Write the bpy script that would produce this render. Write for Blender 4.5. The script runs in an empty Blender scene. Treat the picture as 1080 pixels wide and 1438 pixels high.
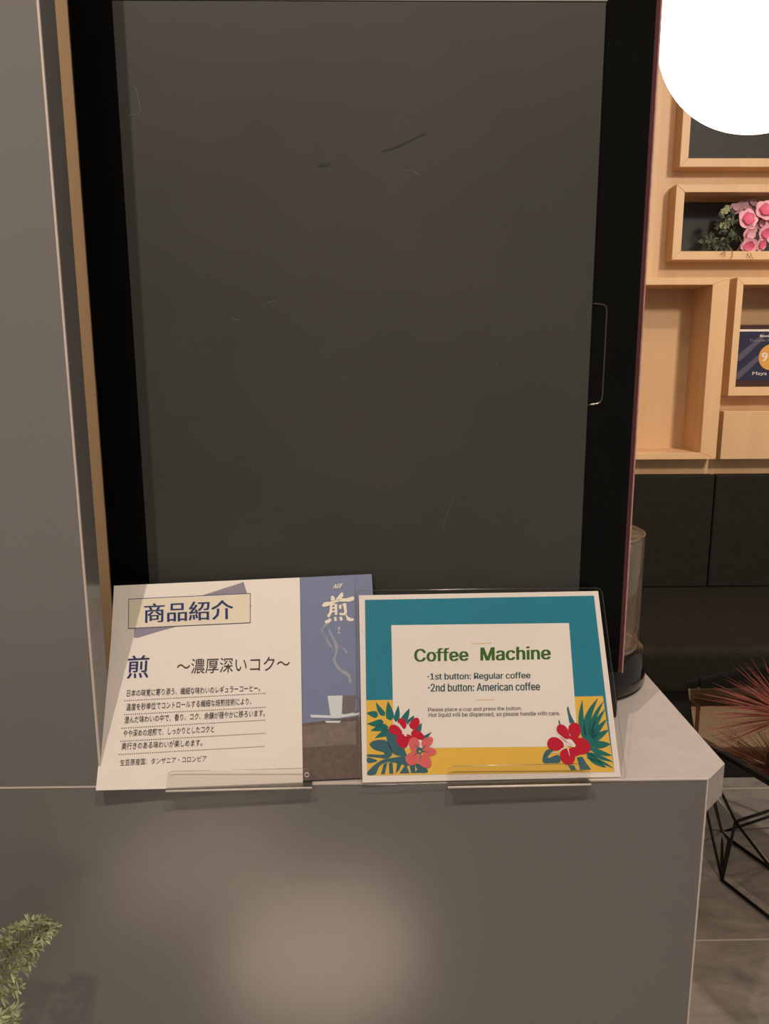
import bpy, bmesh, math, random
from mathutils import Vector, Matrix

random.seed(7)
sc = bpy.context.scene
COL = sc.collection
R = math.radians

# ------------------------------------------------------------------ camera
FPX = 1080.0
CAM = Vector((0.0, -0.58, 1.20))
PITCH, YAW, ROLL = R(11.0), R(0.9), 0.0038
fwd = Vector((math.sin(YAW) * math.cos(PITCH), math.cos(YAW) * math.cos(PITCH), -math.sin(PITCH)))
rgt = Vector((math.cos(YAW), -math.sin(YAW), 0.0))
upv = rgt.cross(fwd)
rgt, upv = (rgt * math.cos(ROLL) - upv * math.sin(ROLL)), (upv * math.cos(ROLL) + rgt * math.sin(ROLL))
cam = bpy.data.objects.new('camera', bpy.data.cameras.new('camera'))
COL.objects.link(cam)
cam.data.sensor_fit = 'VERTICAL'
cam.data.sensor_height = 24.0
cam.data.lens = 24.0 * FPX / 1438.0
cam.data.clip_start = 0.02
cam.matrix_world = Matrix((
    (rgt.x, upv.x, -fwd.x, CAM.x), (rgt.y, upv.y, -fwd.y, CAM.y), (rgt.z, upv.z, -fwd.z, CAM.z), (0, 0, 0, 1)))
sc.camera = cam

def ray(px, py):
    return fwd * FPX + rgt * (px - 540.0) - upv * (py - 719.0)
def hit(px, py, p0, n):
    d = ray(px, py)
    return CAM + d * ((p0 - CAM).dot(n) / d.dot(n))
def yp(px, py, y): return hit(px, py, Vector((0, y, 0)), Vector((0, 1, 0)))
def zp(px, py, z): return hit(px, py, Vector((0, 0, z)), Vector((0, 0, 1)))
def ap(px, py, depth): return CAM + ray(px, py) * (depth / FPX)

# ------------------------------------------------------------------ world, lights, exposure
sc.view_settings.view_transform = 'Standard'
sc.view_settings.look = 'None'
sc.view_settings.gamma = 1.0
sc.view_settings.use_curve_mapping = False
sc.view_settings.exposure = 0.0
w = bpy.data.worlds.new('world'); sc.world = w; w.use_nodes = True
w.node_tree.nodes['Background'].inputs[0].default_value = (1.0, 0.86, 0.74, 1)
w.node_tree.nodes['Background'].inputs[1].default_value = 0.34
WARM = (1.0, 0.85, 0.71)
def spot(name, loc, target, energy, size=75, blend=0.5, radius=0.02, col=WARM):
    l = bpy.data.lights.new(name, 'SPOT'); l.energy = energy; l.spot_size = R(size); l.spot_blend = blend
    l.shadow_soft_size = radius; l.color = col
    o = bpy.data.objects.new(name, l); COL.objects.link(o); o.location = loc
    o.rotation_euler = (Vector(target) - Vector(loc)).to_track_quat('-Z', 'Y').to_euler()
    return o
spot('spot_key', (-0.54, -0.84, 2.64), (0.0, 0.0, 0.9), 60, 80, 0.6, 0.012)
spot('spot_second', (0.26, -0.80, 2.64), (0.05, 0.0, 0.9), 52, 80, 0.6, 0.02)
spot('spot_wall', (1.75, -0.5, 2.60), (1.0, 2.0, 1.25), 155, 50, 0.6, 0.16)
spot('spot_wall_near', (1.0, 1.0, 2.62), (1.1, 2.0, 1.2), 14, 110, 0.7, 0.10)
spot('spot_table', (1.5, 0.6, 2.62), (1.0, 1.1, 0.2), 75, 100, 0.7, 0.06)
spot('added_floor_spot', (-0.11, -0.84, 2.64), (-0.11, -0.84, 0.0), 2300, 10.5, 0.6, 0.02)  # unseen spot added; its floor pool gives the glow mirrored in the cabinet front
spot('added_floor_spot_far', (-0.44, -1.14, 2.64), (-0.44, -1.14, 0.0), 1200, 11, 0.6, 0.02)  # second added spot, for the weaker part of that mirrored glow

# ------------------------------------------------------------------ materials
def lin(c):
    c = c / 255.0
    return c / 12.92 if c <= 0.04045 else ((c + 0.055) / 1.055) ** 2.4
def rgb(r, g, b): return (lin(r), lin(g), lin(b), 1.0)
class NT:
    def __init__(self, name):
        self.m = bpy.data.materials.new(name); self.m.use_nodes = True
        self.t = self.m.node_tree; self.b = self.t.nodes['Principled BSDF']
    def n(self, typ, **kw):
        x = self.t.nodes.new(typ)
        for k, v in kw.items(): setattr(x, k, v)
        return x
    def l(self, a, b): self.t.links.new(a, b)
def mat(name, col, rough=0.5, metal=0.0, var=0.06, scale=30.0, coat=0.0, bump=0.0, spec=0.5, stretch=(1, 1, 1)):
    k = NT(name); b = k.b
    b.inputs['Roughness'].default_value = rough; b.inputs['Metallic'].default_value = metal
    b.inputs['Coat Weight'].default_value = coat
    b.inputs['Specular IOR Level'].default_value = spec
    tc = k.n('ShaderNodeTexCoord'); mp = k.n('ShaderNodeMapping'); mp.inputs['Scale'].default_value = stretch
    k.l(tc.outputs['Object'], mp.inputs['Vector'])
    nz = k.n('ShaderNodeTexNoise'); nz.inputs['Scale'].default_value = scale; nz.inputs['Detail'].default_value = 4
    k.l(mp.outputs[0], nz.inputs['Vector'])
    rp = k.n('ShaderNodeValToRGB')
    rp.color_ramp.elements[0].position = 0.3; rp.color_ramp.elements[1].position = 0.7
    rp.color_ramp.elements[0].color = tuple(max(0, c * (1 - var)) for c in col[:3]) + (1,)
    rp.color_ramp.elements[1].color = tuple(min(1, c * (1 + var)) for c in col[:3]) + (1,)
    k.l(nz.outputs['Fac'], rp.inputs['Fac']); k.l(rp.outputs['Color'], b.inputs['Base Color'])
    if bump:
        bp = k.n('ShaderNodeBump'); bp.inputs['Strength'].default_value = bump; bp.inputs['Distance'].default_value = 0.002
        k.l(nz.outputs['Fac'], bp.inputs['Height']); k.l(bp.outputs[0], b.inputs['Normal'])
    return k.m
def wood_mat(name, c1, c2, stave=0.09, rough=0.45):
    k = NT(name); b = k.b; b.inputs['Roughness'].default_value = rough
    tc = k.n('ShaderNodeTexCoord'); sp = k.n('ShaderNodeSeparateXYZ'); k.l(tc.outputs['Object'], sp.inputs[0])
    ad = k.n('ShaderNodeMath', operation='ADD'); k.l(sp.outputs[0], ad.inputs[0]); k.l(sp.outputs[1], ad.inputs[1])
    dv = k.n('ShaderNodeMath', operation='DIVIDE'); dv.inputs[1].default_value = stave; k.l(ad.outputs[0], dv.inputs[0])
    fl = k.n('ShaderNodeMath', operation='FLOOR'); k.l(dv.outputs[0], fl.inputs[0])
    wn = k.n('ShaderNodeTexWhiteNoise', noise_dimensions='1D'); k.l(fl.outputs[0], wn.inputs['W'])
    mp = k.n('ShaderNodeMapping'); mp.inputs['Scale'].default_value = (45, 45, 2.2); k.l(tc.outputs['Object'], mp.inputs['Vector'])
    nz = k.n('ShaderNodeTexNoise'); nz.inputs['Scale'].default_value = 1.0; nz.inputs['Detail'].default_value = 5; k.l(mp.outputs[0], nz.inputs['Vector'])
    mx = k.n('ShaderNodeMath', operation='MULTIPLY_ADD'); mx.inputs[1].default_value = 0.55; k.l(wn.outputs['Value'], mx.inputs[0])
    m2 = k.n('ShaderNodeMath', operation='MULTIPLY'); m2.inputs[1].default_value = 0.55; k.l(nz.outputs['Fac'], m2.inputs[0])
    k.l(m2.outputs[0], mx.inputs[2])
    rp = k.n('ShaderNodeValToRGB'); rp.color_ramp.elements[0].color = c1; rp.color_ramp.elements[1].color = c2
    k.l(mx.outputs[0], rp.inputs['Fac']); k.l(rp.outputs['Color'], b.inputs['Base Color'])
    return k.m
def clear_mat(name, tint=(0.96, 0.96, 0.96, 1), gloss=0.10, rough=0.03, edge=0.5):
    k = NT(name); t = k.t; t.nodes.remove(k.b); out = t.nodes['Material Output']
    tr = k.n('ShaderNodeBsdfTransparent'); tr.inputs[0].default_value = tint
    gl = k.n('ShaderNodeBsdfGlossy'); gl.inputs['Roughness'].default_value = rough
    lw = k.n('ShaderNodeLayerWeight'); lw.inputs['Blend'].default_value = 0.35
    mr = k.n('ShaderNodeMapRange'); mr.inputs['To Min'].default_value = gloss * 0.4; mr.inputs['To Max'].default_value = edge
    k.l(lw.outputs['Facing'], mr.inputs['Value'])
    mx = k.n('ShaderNodeMixShader'); k.l(mr.outputs[0], mx.inputs[0]); k.l(tr.outputs[0], mx.inputs[1]); k.l(gl.outputs[0], mx.inputs[2])
    k.l(mx.outputs[0], out.inputs[0])
    return k.m
def emit_mat(name, col, strength):
    k = NT(name); k.b.inputs['Base Color'].default_value = col
    k.b.inputs['Emission Color'].default_value = col; k.b.inputs['Emission Strength'].default_value = strength
    return k.m

M = {}
M['grey'] = mat('grey_laminate', rgb(121, 119, 117), 0.2, var=0.03, scale=3, bump=0.0, spec=0.8)
M['worktop'] = mat('worktop_laminate', rgb(186, 177, 172), 0.42, var=0.05, scale=60)
M['band'] = mat('pale_edge_band', rgb(212, 198, 188), 0.5, var=0.03)
M['wood'] = wood_mat('light_wood', rgb(198, 158, 114), rgb(222, 184, 140))
M['woodframe'] = wood_mat('light_wood_frame', rgb(206, 164, 118), rgb(226, 188, 142), 0.21)
M['panel'] = mat('matte_dark_panel', rgb(66, 66, 62), 0.55, var=0.10, scale=7, spec=0.3)
M['scuff'] = mat('dark_scuff', rgb(36, 35, 33), 0.6)
M['hair'] = mat('pale_scratch', rgb(100, 98, 92), 0.6)
M['black'] = mat('black_gloss', rgb(12, 12, 11), 0.18, var=0.1, spec=0.12)
M['blackmatte'] = mat('black_matte', rgb(20, 20, 19), 0.6, var=0.1)
M['maroon'] = mat('maroon_lacquer', rgb(96, 44, 52), 0.3, var=0.08, coat=0.3)
M['edgehighlight'] = mat('painted_edge_highlight', rgb(190, 150, 140), 0.4, var=0.2, scale=150)  # pale colour paints the highlight along the maroon shell's edge
M['metal'] = mat('bright_metal', rgb(200, 195, 188), 0.25, metal=1.0)
M['leather'] = mat('dark_leather', rgb(37, 34, 29), 0.8, var=0.15, scale=40, bump=0.1, spec=0.12)
M['niche'] = mat('black_niche_back', rgb(48, 50, 50), 0.6, var=0.08)
M['paper'] = mat('white_paper', rgb(240, 232, 224), 0.55, var=0.01, spec=0.2)
M['clear'] = clear_mat('clear_acrylic', tint=(0.985, 0.98, 0.975, 1), gloss=0.06, edge=0.2)
M['clearbase'] = clear_mat('clear_acrylic_base', tint=(0.6, 0.59, 0.57, 1), gloss=0.1, edge=0.4)  # tint made denser than the lip's to darken the shadow under the stand
M['acredge'] = clear_mat('acrylic_bright_edge', (0.80, 0.77, 0.74, 1), 0.4, 0.15, 0.6)
M['film'] = clear_mat('clear_film', tint=(0.99, 0.99, 0.99, 1), gloss=0.03, rough=0.08, edge=0.10)
M['rim'] = mat('acrylic_edge', rgb(214, 205, 196), 0.15, var=0.05)
M['pull'] = mat('finger_pull_grey', rgb(64, 61, 57), 0.3)
M['wire'] = mat('black_wire', rgb(14, 13, 12), 0.4)
M['glass'] = clear_mat('table_glass', tint=(0.55, 0.56, 0.55, 1), gloss=0.12, rough=0.01, edge=0.6)

# ------------------------------------------------------------------ builders
def link(o, parent=None, label=None, cat=None, group=None, kind=None):
    COL.objects.link(o)
    if parent is not None: o.parent = parent; o.matrix_parent_inverse = parent.matrix_world.inverted()
    if label: o['label'] = label
    if cat: o['category'] = cat
    if group: o['group'] = group
    if kind: o['kind'] = kind
    return o
def thing(name, label, cat, loc=(0, 0, 0), group=None):
    o = bpy.data.objects.new(name, None); o.empty_display_size = 0.05
    o.location = loc; o.matrix_world = Matrix.Translation(Vector(loc))
    return link(o, None, label, cat, group)
class MB:
    """collects faces of several materials and links them as ONE object"""
    def __init__(self): self.v = []; self.f = []; self.mi = []; self.ms = []; self.sm = []
    def slot(self, m):
        if m not in self.ms: self.ms.append(m)
        return self.ms.index(m)
    def add(self, vs, fs, m, smooth=False):
        b = len(self.v); s = self.slot(m)
        self.v += [tuple(v) for v in vs]
        for f in fs: self.f.append([b + i for i in f]); self.mi.append(s); self.sm.append(smooth)
    def box(self, x0, x1, y0, y1, z0, z1, m):
        self.add([(x0, y0, z0), (x1, y0, z0), (x1, y1, z0), (x0, y1, z0), (x0, y0, z1), (x1, y0, z1), (x1, y1, z1), (x0, y1, z1)],
                 [(0, 3, 2, 1), (4, 5, 6, 7), (0, 1, 5, 4), (1, 2, 6, 5), (2, 3, 7, 6), (3, 0, 4, 7)], m)
    def prism(self, pts, off, m):
        """polygon pts (3D) extruded by vector off"""
        n = len(pts); off = Vector(off)
        self.add([Vector(p) for p in pts] + [Vector(p) + off for p in pts],
                 [list(range(n))[::-1], [n + i for i in range(n)]] + [(i, (i + 1) % n, n + (i + 1) % n, n + i) for i in range(n)], m)
    def tube(self, path, r, m, seg=8, taper=None, cap=True, closed=False):
        path = [Vector(p) for p in path]; n = len(path); vs = []; fs = []
        prev = None
        for i, p in enumerate(path):
            a = path[(i - 1) % n] if closed else path[max(i - 1, 0)]
            c = path[(i + 1) % n] if closed else path[min(i + 1, n - 1)]
            t = (c - a)
            t = t.normalized() if t.length > 1e-9 else Vector((0, 0, 1))
            if prev is None:
                u = t.cross(Vector((0, 0, 1)))
                if u.length < 1e-3: u = t.cross(Vector((1, 0, 0)))
            else: u = prev - t * prev.dot(t)
            u.normalize(); prev = u; v = t.cross(u)
            rr = r * (taper[i] if taper else 1)
            for k in range(seg):
                an = 2 * math.pi * k / seg
                vs.append(p + (u * math.cos(an) + v * math.sin(an)) * rr)
        for i in range(n if closed else n - 1):
            j = (i + 1) % n
            for k in range(seg):
                k2 = (k + 1) % seg
                fs.append((i * seg + k, i * seg + k2, j * seg + k2, j * seg + k))
        if cap and not closed: fs += [list(range(seg))[::-1], [(n - 1) * seg + k for k in range(seg)]]
        self.add(vs, fs, m, True)
    def lathe(self, prof, c, m, seg=48, close=False):
        vs = []; fs = []
        c = Vector(c)
        for (r, z) in prof:
            for k in range(seg):
                an = 2 * math.pi * k / seg
                vs.append(c + Vector((r * math.cos(an), r * math.sin(an), z)))
        n = len(prof)
        for i in range(n - 1 if not close else n):
            j = (i + 1) % n
            for k in range(seg):
                k2 = (k + 1) % seg
                fs.append((i * seg + k, i * seg + k2, j * seg + k2, j * seg + k))
        self.add(vs, fs, m, True)
    def build(self, name, parent=None, bevel=0, segs=2, label=None, cat=None, group=None, kind=None, sub=0):
        me = bpy.data.meshes.new(name); me.from_pydata(self.v, [], self.f)
        for m in self.ms: me.materials.append(m)
        for p, i, s in zip(me.polygons, self.mi, self.sm): p.material_index = i; p.use_smooth = s
        me.update()
        o = bpy.data.objects.new(name, me); link(o, parent, label, cat, group, kind)
        if bevel:
            md = o.modifiers.new('bevel', 'BEVEL'); md.width = bevel; md.segments = segs; md.limit_method = 'ANGLE'
        if sub:
            md = o.modifiers.new('subsurf', 'SUBSURF'); md.levels = sub; md.render_levels = sub
        return o
def box(name, x0, x1, y0, y1, z0, z1, m, parent=None, bevel=0, **kw):
    b = MB(); b.box(x0, x1, y0, y1, z0, z1, m); return b.build(name, parent, bevel, **kw)

# outlines of a plain sans alphabet (advance, points, faces), used for the Latin lettering
G = {
 ',': (188, '38,-119 68,71 137,71 84,-119', '0,2,1 0,3,2'),
 '.': (188, '95,-4 78,-1 63,9 53,24 50,41 53,59 63,73 78,83 95,87 113,83 128,73 138,59 141,41 138,24 128,9 113,-1', '7,9,8 6,9,7 6,10,9 5,10,6 5,11,10 4,11,5 4,12,11 3,12,4 3,13,12 2,13,3 2,14,13 1,14,2 1,15,14 0,15,1'),
 '1': (453, '76,0 76,55 391,55 391,0 276,509 276,0 212,0 212,448 209,448 86,358 86,427 198,509', '10,4,11 10,8,4 8,7,4 7,5,4 10,9,8 6,5,7 0,2,1 0,3,2'),
 '2': (453, '64,0 64,47 234,229 261,257 282,282 299,305 311,327 318,348 320,371 317,397 308,419 293,436 273,449 250,457 224,460 196,457 172,447 153,433 139,413 130,390 127,362 66,362 71,405 86,442 111,473 143,496 182,511 225,516 268,511 306,497 337,474 361,445 376,411 381,372 378,345 371,318 357,290 336,259 306,223 267,180 153,60 153,57 389,57 389,0', '26,28,27 26,29,28 25,29,26 25,30,29 24,30,25 24,31,30 23,15,24 15,14,24 14,13,24 13,31,24 12,31,13 23,16,15 11,31,12 23,17,16 11,32,31 22,17,23 10,32,11 22,18,17 9,32,10 22,19,18 9,33,32 21,19,22 8,33,9 21,20,19 8,34,33 7,34,8 6,34,7 6,35,34 5,35,6 5,36,35 4,36,5 4,37,36 3,37,4 3,38,37 2,38,3 1,38,2 1,39,38 1,40,39 1,41,40 1,42,41 1,43,42 0,43,1'),
 ':': (188, '95,271 78,274 63,284 53,299 50,316 53,334 63,349 78,359 95,362 113,359 128,349 138,334 141,316 138,299 128,284 113,274 95,-4 78,-1 63,9 53,24 50,41 53,59 63,73 78,83 95,87 113,83 128,73 138,59 141,41 138,24 128,9 113,-1', '23,25,24 22,25,23 22,26,25 21,26,22 21,27,26 20,27,21 20,28,27 19,28,20 19,29,28 18,29,19 18,30,29 17,30,18 17,31,30 16,31,17 7,9,8 6,9,7 6,10,9 5,10,6 5,11,10 4,11,5 4,12,11 3,12,4 3,13,12 2,13,3 2,14,13 1,14,2 1,15,14 0,15,1'),
 'A': (480, '16,0 201,509 276,509 463,0 395,0 287,302 276,334 264,372 250,420 232,478 245,478 228,419 213,371 201,333 191,302 85,0 110,142 110,199 370,199 370,142', '0,9,1 9,2,1 9,10,2 10,3,2 0,17,9 17,11,9 11,8,9 11,8,10 8,18,10 18,3,10 7,18,8 17,12,11 6,18,7 17,13,12 5,18,6 17,14,13 17,16,14 16,15,14 4,19,5 19,18,5 0,16,17 16,18,17 16,19,18 19,3,18 0,15,16 4,3,19'),
 'C': (510, '267,-7 205,1 150,25 104,63 70,115 48,179 40,254 48,329 70,393 104,445 150,484 205,508 267,516 305,513 340,504 373,490 402,471 427,447 448,418 463,385 473,348 408,348 401,373 389,395 375,413 357,428 337,440 315,449 292,454 267,456 223,450 184,432 150,403 125,364 109,314 103,254 109,194 125,145 151,105 184,76 223,59 267,53 292,55 315,60 337,69 357,81 375,96 389,114 401,136 408,160 473,160 463,124 448,91 428,62 402,38 373,19 341,5 305,-4', '11,13,12 11,14,13 10,14,11 10,15,14 10,16,15 9,16,10 9,29,16 29,17,16 9,30,29 28,17,29 27,17,28 9,31,30 26,17,27 26,18,17 8,31,9 25,18,26 8,32,31 24,18,25 24,19,18 23,19,24 8,33,32 22,19,23 7,33,8 22,20,19 21,20,22 7,34,33 6,34,7 6,35,34 5,35,6 5,36,35 5,37,36 4,37,5 48,50,49 48,51,50 4,38,37 47,51,48 47,52,51 3,38,4 46,52,47 3,39,38 45,52,46 45,53,52 44,53,45 3,40,39 43,53,44 2,40,3 43,54,53 42,54,43 2,41,40 41,54,42 2,54,41 2,55,54 1,55,2 1,56,55 1,57,56 0,57,1'),
 'F': (410, '60,0 60,509 369,509 369,452 125,452 125,278 346,278 346,221 125,221 125,0', '0,4,1 4,2,1 4,3,2 0,5,4 0,8,5 8,6,5 8,7,6 0,9,8'),
 'G': (520, '269,-7 205,1 149,25 104,64 69,116 47,179 40,254 47,329 69,393 103,445 149,484 203,508 265,516 304,513 340,504 374,489 403,469 429,445 449,416 465,384 474,349 408,349 399,372 387,393 373,411 356,427 337,439 315,448 291,454 265,456 222,450 183,432 150,404 125,364 109,314 103,254 109,194 125,145 151,105 184,76 224,59 269,53 309,57 345,71 374,93 396,123 410,160 415,202 434,199 283,199 283,256 478,256 478,200 471,141 451,91 419,50 377,19 326,0', '11,13,12 11,14,13 10,14,11 10,15,14 10,16,15 9,16,10 9,29,16 29,17,16 9,30,29 28,17,29 27,17,28 9,31,30 26,17,27 8,31,9 26,18,17 25,18,26 8,32,31 24,18,25 24,19,18 23,19,24 8,33,32 7,33,8 22,19,23 22,20,19 21,20,22 7,34,33 6,34,7 6,35,34 49,51,50 49,47,51 47,52,51 5,35,6 5,36,35 49,46,47 48,52,47 48,53,52 46,48,49 46,53,48 5,37,36 4,37,5 45,53,46 4,38,37 45,54,53 44,54,45 3,38,4 3,39,38 43,54,44 43,55,54 3,40,39 42,55,43 2,40,3 2,41,40 41,55,42 2,55,41 2,56,55 1,56,2 1,57,56 0,57,1'),
 'H': (517, '60,0 60,509 125,509 125,289 392,289 392,509 457,509 457,0 392,0 392,232 125,232 125,0', '0,2,1 0,3,2 4,6,5 4,7,6 0,10,3 10,4,3 10,9,4 9,7,4 0,11,10 8,7,9'),
 'M': (628, '60,0 60,509 155,509 314,85 473,509 568,509 568,0 504,0 504,395 356,0 272,0 122,400 122,0', '0,1,2,3,4,5,6,7,8,9,10,11,12'),
 'P': (445, '60,0 60,509 235,509 289,503 332,487 366,462 390,430 404,391 409,348 404,304 390,265 366,233 332,207 289,191 235,186 109,186 109,242 233,242 269,246 297,256 318,272 333,294 342,319 344,348 342,376 333,402 318,423 297,439 268,449 232,452 125,452 125,0', '0,30,1 30,2,1 30,3,2 30,4,3 30,5,4 30,29,5 29,28,5 28,6,5 0,16,30 16,31,30 27,6,28 26,6,27 26,7,6 25,7,26 24,7,25 24,8,7 23,8,24 22,8,23 22,9,8 21,9,22 21,10,9 20,10,21 19,10,20 19,11,10 18,11,19 17,11,18 0,15,16 31,17,16 31,14,17 14,11,17 14,12,11 14,13,12 0,14,15 0,31,14'),
 'R': (449, '60,0 60,509 236,509 290,504 333,489 367,465 390,433 405,395 409,352 405,309 390,271 367,240 333,217 289,203 236,198 96,198 96,255 234,255 269,258 298,267 319,281 334,300 342,324 345,352 342,380 334,405 319,425 298,440 269,449 233,452 125,452 125,0 353,0 230,229 303,229 428,0', '0,16,1 16,30,1 30,2,1 30,3,2 30,4,3 30,5,4 30,29,5 29,28,5 28,6,5 16,31,30 27,6,28 26,6,27 26,7,6 25,7,26 24,7,25 24,8,7 23,8,24 22,8,23 22,9,8 21,9,22 21,10,9 20,10,21 19,10,20 19,11,10 18,11,19 17,11,18 0,15,16 31,17,16 31,33,17 33,11,17 33,34,11 34,12,11 31,14,33 14,32,33 35,12,34 13,35,12 14,35,13 0,14,15 0,31,14 32,35,14'),
 'a': (389, '160,-9 126,-5 94,5 68,22 48,45 35,73 30,108 34,138 43,161 58,179 78,193 100,203 125,211 152,216 178,220 209,224 234,227 252,230 265,235 273,243 276,255 276,257 273,279 267,297 256,311 240,322 220,329 196,331 171,329 149,322 132,313 118,301 107,288 100,274 41,291 57,322 79,346 104,364 133,375 163,382 194,384 215,383 239,379 263,372 286,360 306,343 322,320 333,290 337,251 337,0 277,0 277,52 272,52 264,38 252,25 236,12 215,1 190,-6 170,45 202,49 228,59 248,74 263,93 272,115 276,138 276,190 270,186 259,182 246,179 231,176 216,173 200,171 186,169 175,168 154,164 134,159 117,150 103,139 95,124 92,105 94,87 102,72 114,61 130,52 149,47', '39,41,40 39,42,41 38,42,39 38,43,42 37,43,38 37,44,43 36,44,37 36,45,44 35,45,36 35,27,45 27,46,45 35,28,27 26,46,27 35,29,28 25,46,26 35,30,29 34,30,35 24,46,25 24,47,46 34,31,30 23,47,24 34,32,31 22,47,23 33,32,34 22,48,47 21,48,22 20,48,21 19,48,20 19,49,48 18,49,19 17,65,18 65,49,18 16,65,17 15,65,16 14,65,15 13,65,14 12,65,13 11,65,12 10,65,11 9,65,10 9,66,65 64,49,65 9,67,66 9,68,67 8,68,9 8,69,68 8,70,69 8,71,70 8,72,71 8,73,72 8,74,73 8,75,74 7,75,8 7,76,75 7,77,76 7,78,77 63,49,64 6,78,7 6,79,78 62,49,63 5,79,6 5,80,79 61,51,62 51,49,62 5,81,80 60,51,61 4,81,5 4,82,81 4,83,82 59,52,60 52,51,60 4,84,83 59,53,52 50,49,51 58,53,59 4,58,84 4,53,58 3,53,4 3,54,53 3,55,54 2,55,3 2,56,55 1,56,2 1,57,56 0,57,1'),
 'b': (424, '229,-8 198,-5 172,4 153,17 138,31 127,46 118,59 112,59 112,0 53,0 53,509 114,509 114,319 118,319 127,331 137,346 152,360 171,373 197,381 229,384 274,378 313,361 345,332 370,293 385,245 390,189 385,133 370,84 346,45 313,16 274,-2 220,47 253,51 279,66 301,88 316,117 325,151 328,189 325,227 316,261 301,290 280,311 253,325 220,330 188,325 161,312 140,291 125,263 116,229 113,189 116,150 125,115 140,86 162,65 188,51', '9,11,10 9,12,11 18,20,19 17,20,18 17,21,20 16,21,17 16,22,21 15,22,16 14,22,15 14,43,22 43,42,22 42,23,22 13,43,14 13,44,43 13,45,44 41,23,42 9,13,12 9,47,13 47,46,13 46,45,13 40,23,41 40,24,23 39,24,40 9,48,47 38,24,39 38,25,24 9,49,48 37,25,38 9,50,49 36,25,37 36,26,25 35,26,36 9,51,50 35,27,26 34,27,35 9,7,51 7,52,51 33,27,34 7,53,52 33,28,27 32,28,33 7,6,53 6,54,53 9,8,7 5,54,6 31,28,32 5,31,54 5,28,31 4,28,5 4,29,28 3,29,4 2,29,3 2,30,29 1,30,2 1,0,30'),
 'c': (396, '207,-8 159,-2 117,16 82,46 56,85 40,133 34,187 40,243 56,291 82,330 117,360 159,378 207,384 234,383 260,377 284,368 305,356 324,341 340,322 353,301 362,277 303,262 298,276 290,289 281,301 270,311 257,319 242,325 226,329 207,330 173,325 145,310 124,287 108,258 99,224 96,187 99,151 108,117 124,89 145,66 173,51 207,46 226,48 243,52 258,58 271,66 282,76 292,89 299,102 304,117 363,102 354,78 341,56 325,37 306,21 285,9 261,-1 235,-6', '11,13,12 11,14,13 10,14,11 10,15,14 10,16,15 9,16,10 9,17,16 9,29,17 29,18,17 8,30,9 30,29,9 28,18,29 27,18,28 8,31,30 26,18,27 26,19,18 25,19,26 24,19,25 8,32,31 23,19,24 23,20,19 7,32,8 22,20,23 7,33,32 22,21,20 7,34,33 6,34,7 6,35,34 5,35,6 5,36,35 5,37,36 4,37,5 4,38,37 48,50,49 48,51,50 47,51,48 46,51,47 4,39,38 3,39,4 46,52,51 45,52,46 44,52,45 3,40,39 43,52,44 43,53,52 42,53,43 3,41,40 41,53,42 3,53,41 2,53,3 2,54,53 2,55,54 1,55,2 1,56,55 1,57,56 0,57,1'),
 'd': (424, '195,-8 151,-2 111,16 79,45 55,84 39,133 34,189 39,245 55,293 79,332 112,361 151,378 196,384 228,381 253,373 272,360 287,346 298,331 306,319 311,319 311,509 372,509 372,0 313,0 313,59 307,59 298,46 287,31 272,17 252,4 227,-5 205,47 236,51 263,65 284,86 299,115 309,150 312,189 309,229 300,263 284,291 263,312 237,325 205,330 172,325 145,311 124,290 108,261 99,227 96,189 99,151 109,117 124,88 145,66 172,51', '19,21,20 19,22,21 11,13,12 11,14,13 10,14,11 10,15,14 9,15,10 9,16,15 9,17,16 8,44,9 44,43,9 43,17,9 43,18,17 42,18,43 41,18,42 8,45,44 41,19,18 41,40,19 40,39,19 39,22,19 8,46,45 7,46,8 7,47,46 38,22,39 7,48,47 6,48,7 37,22,38 6,49,48 6,50,49 36,22,37 5,50,6 5,51,50 35,22,36 4,51,5 4,52,51 34,24,35 24,22,35 4,53,52 33,24,34 3,53,4 3,54,53 32,25,33 25,24,33 32,26,25 23,22,24 3,31,54 31,26,32 3,26,31 3,27,26 2,27,3 2,28,27 2,29,28 1,29,2 1,30,29 0,30,1'),
 'e': (404, '212,-8 161,-2 117,16 82,46 56,85 40,132 34,187 39,242 55,290 81,329 115,359 157,378 205,384 236,382 266,374 294,361 319,341 341,315 357,282 368,242 371,194 371,169 75,169 75,221 338,221 310,202 307,237 298,269 283,294 263,314 237,326 205,330 173,326 146,313 125,294 109,270 99,241 96,211 96,178 100,139 110,106 128,80 151,61 179,50 212,46 234,48 254,53 271,61 285,73 297,88 306,105 365,91 353,63 335,39 311,19 283,4 249,-5', '11,13,12 11,14,13 10,14,11 10,15,14 10,16,15 9,16,10 9,31,16 31,17,16 9,32,31 30,17,31 8,32,9 29,17,30 8,33,32 29,18,17 28,18,29 8,34,33 27,18,28 8,35,34 7,35,8 27,19,18 7,36,35 26,19,27 26,24,19 24,20,19 6,23,7 23,36,7 23,37,36 25,24,26 6,22,23 37,24,23 37,20,24 38,20,37 38,21,20 5,22,6 39,21,38 5,21,22 5,39,21 5,40,39 4,40,5 4,41,40 49,51,50 49,52,51 48,52,49 3,41,4 3,42,41 47,52,48 47,53,52 3,43,42 46,53,47 45,53,46 3,44,43 44,53,45 3,53,44 2,53,3 2,54,53 2,55,54 1,55,2 1,56,55 0,56,1'),
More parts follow.
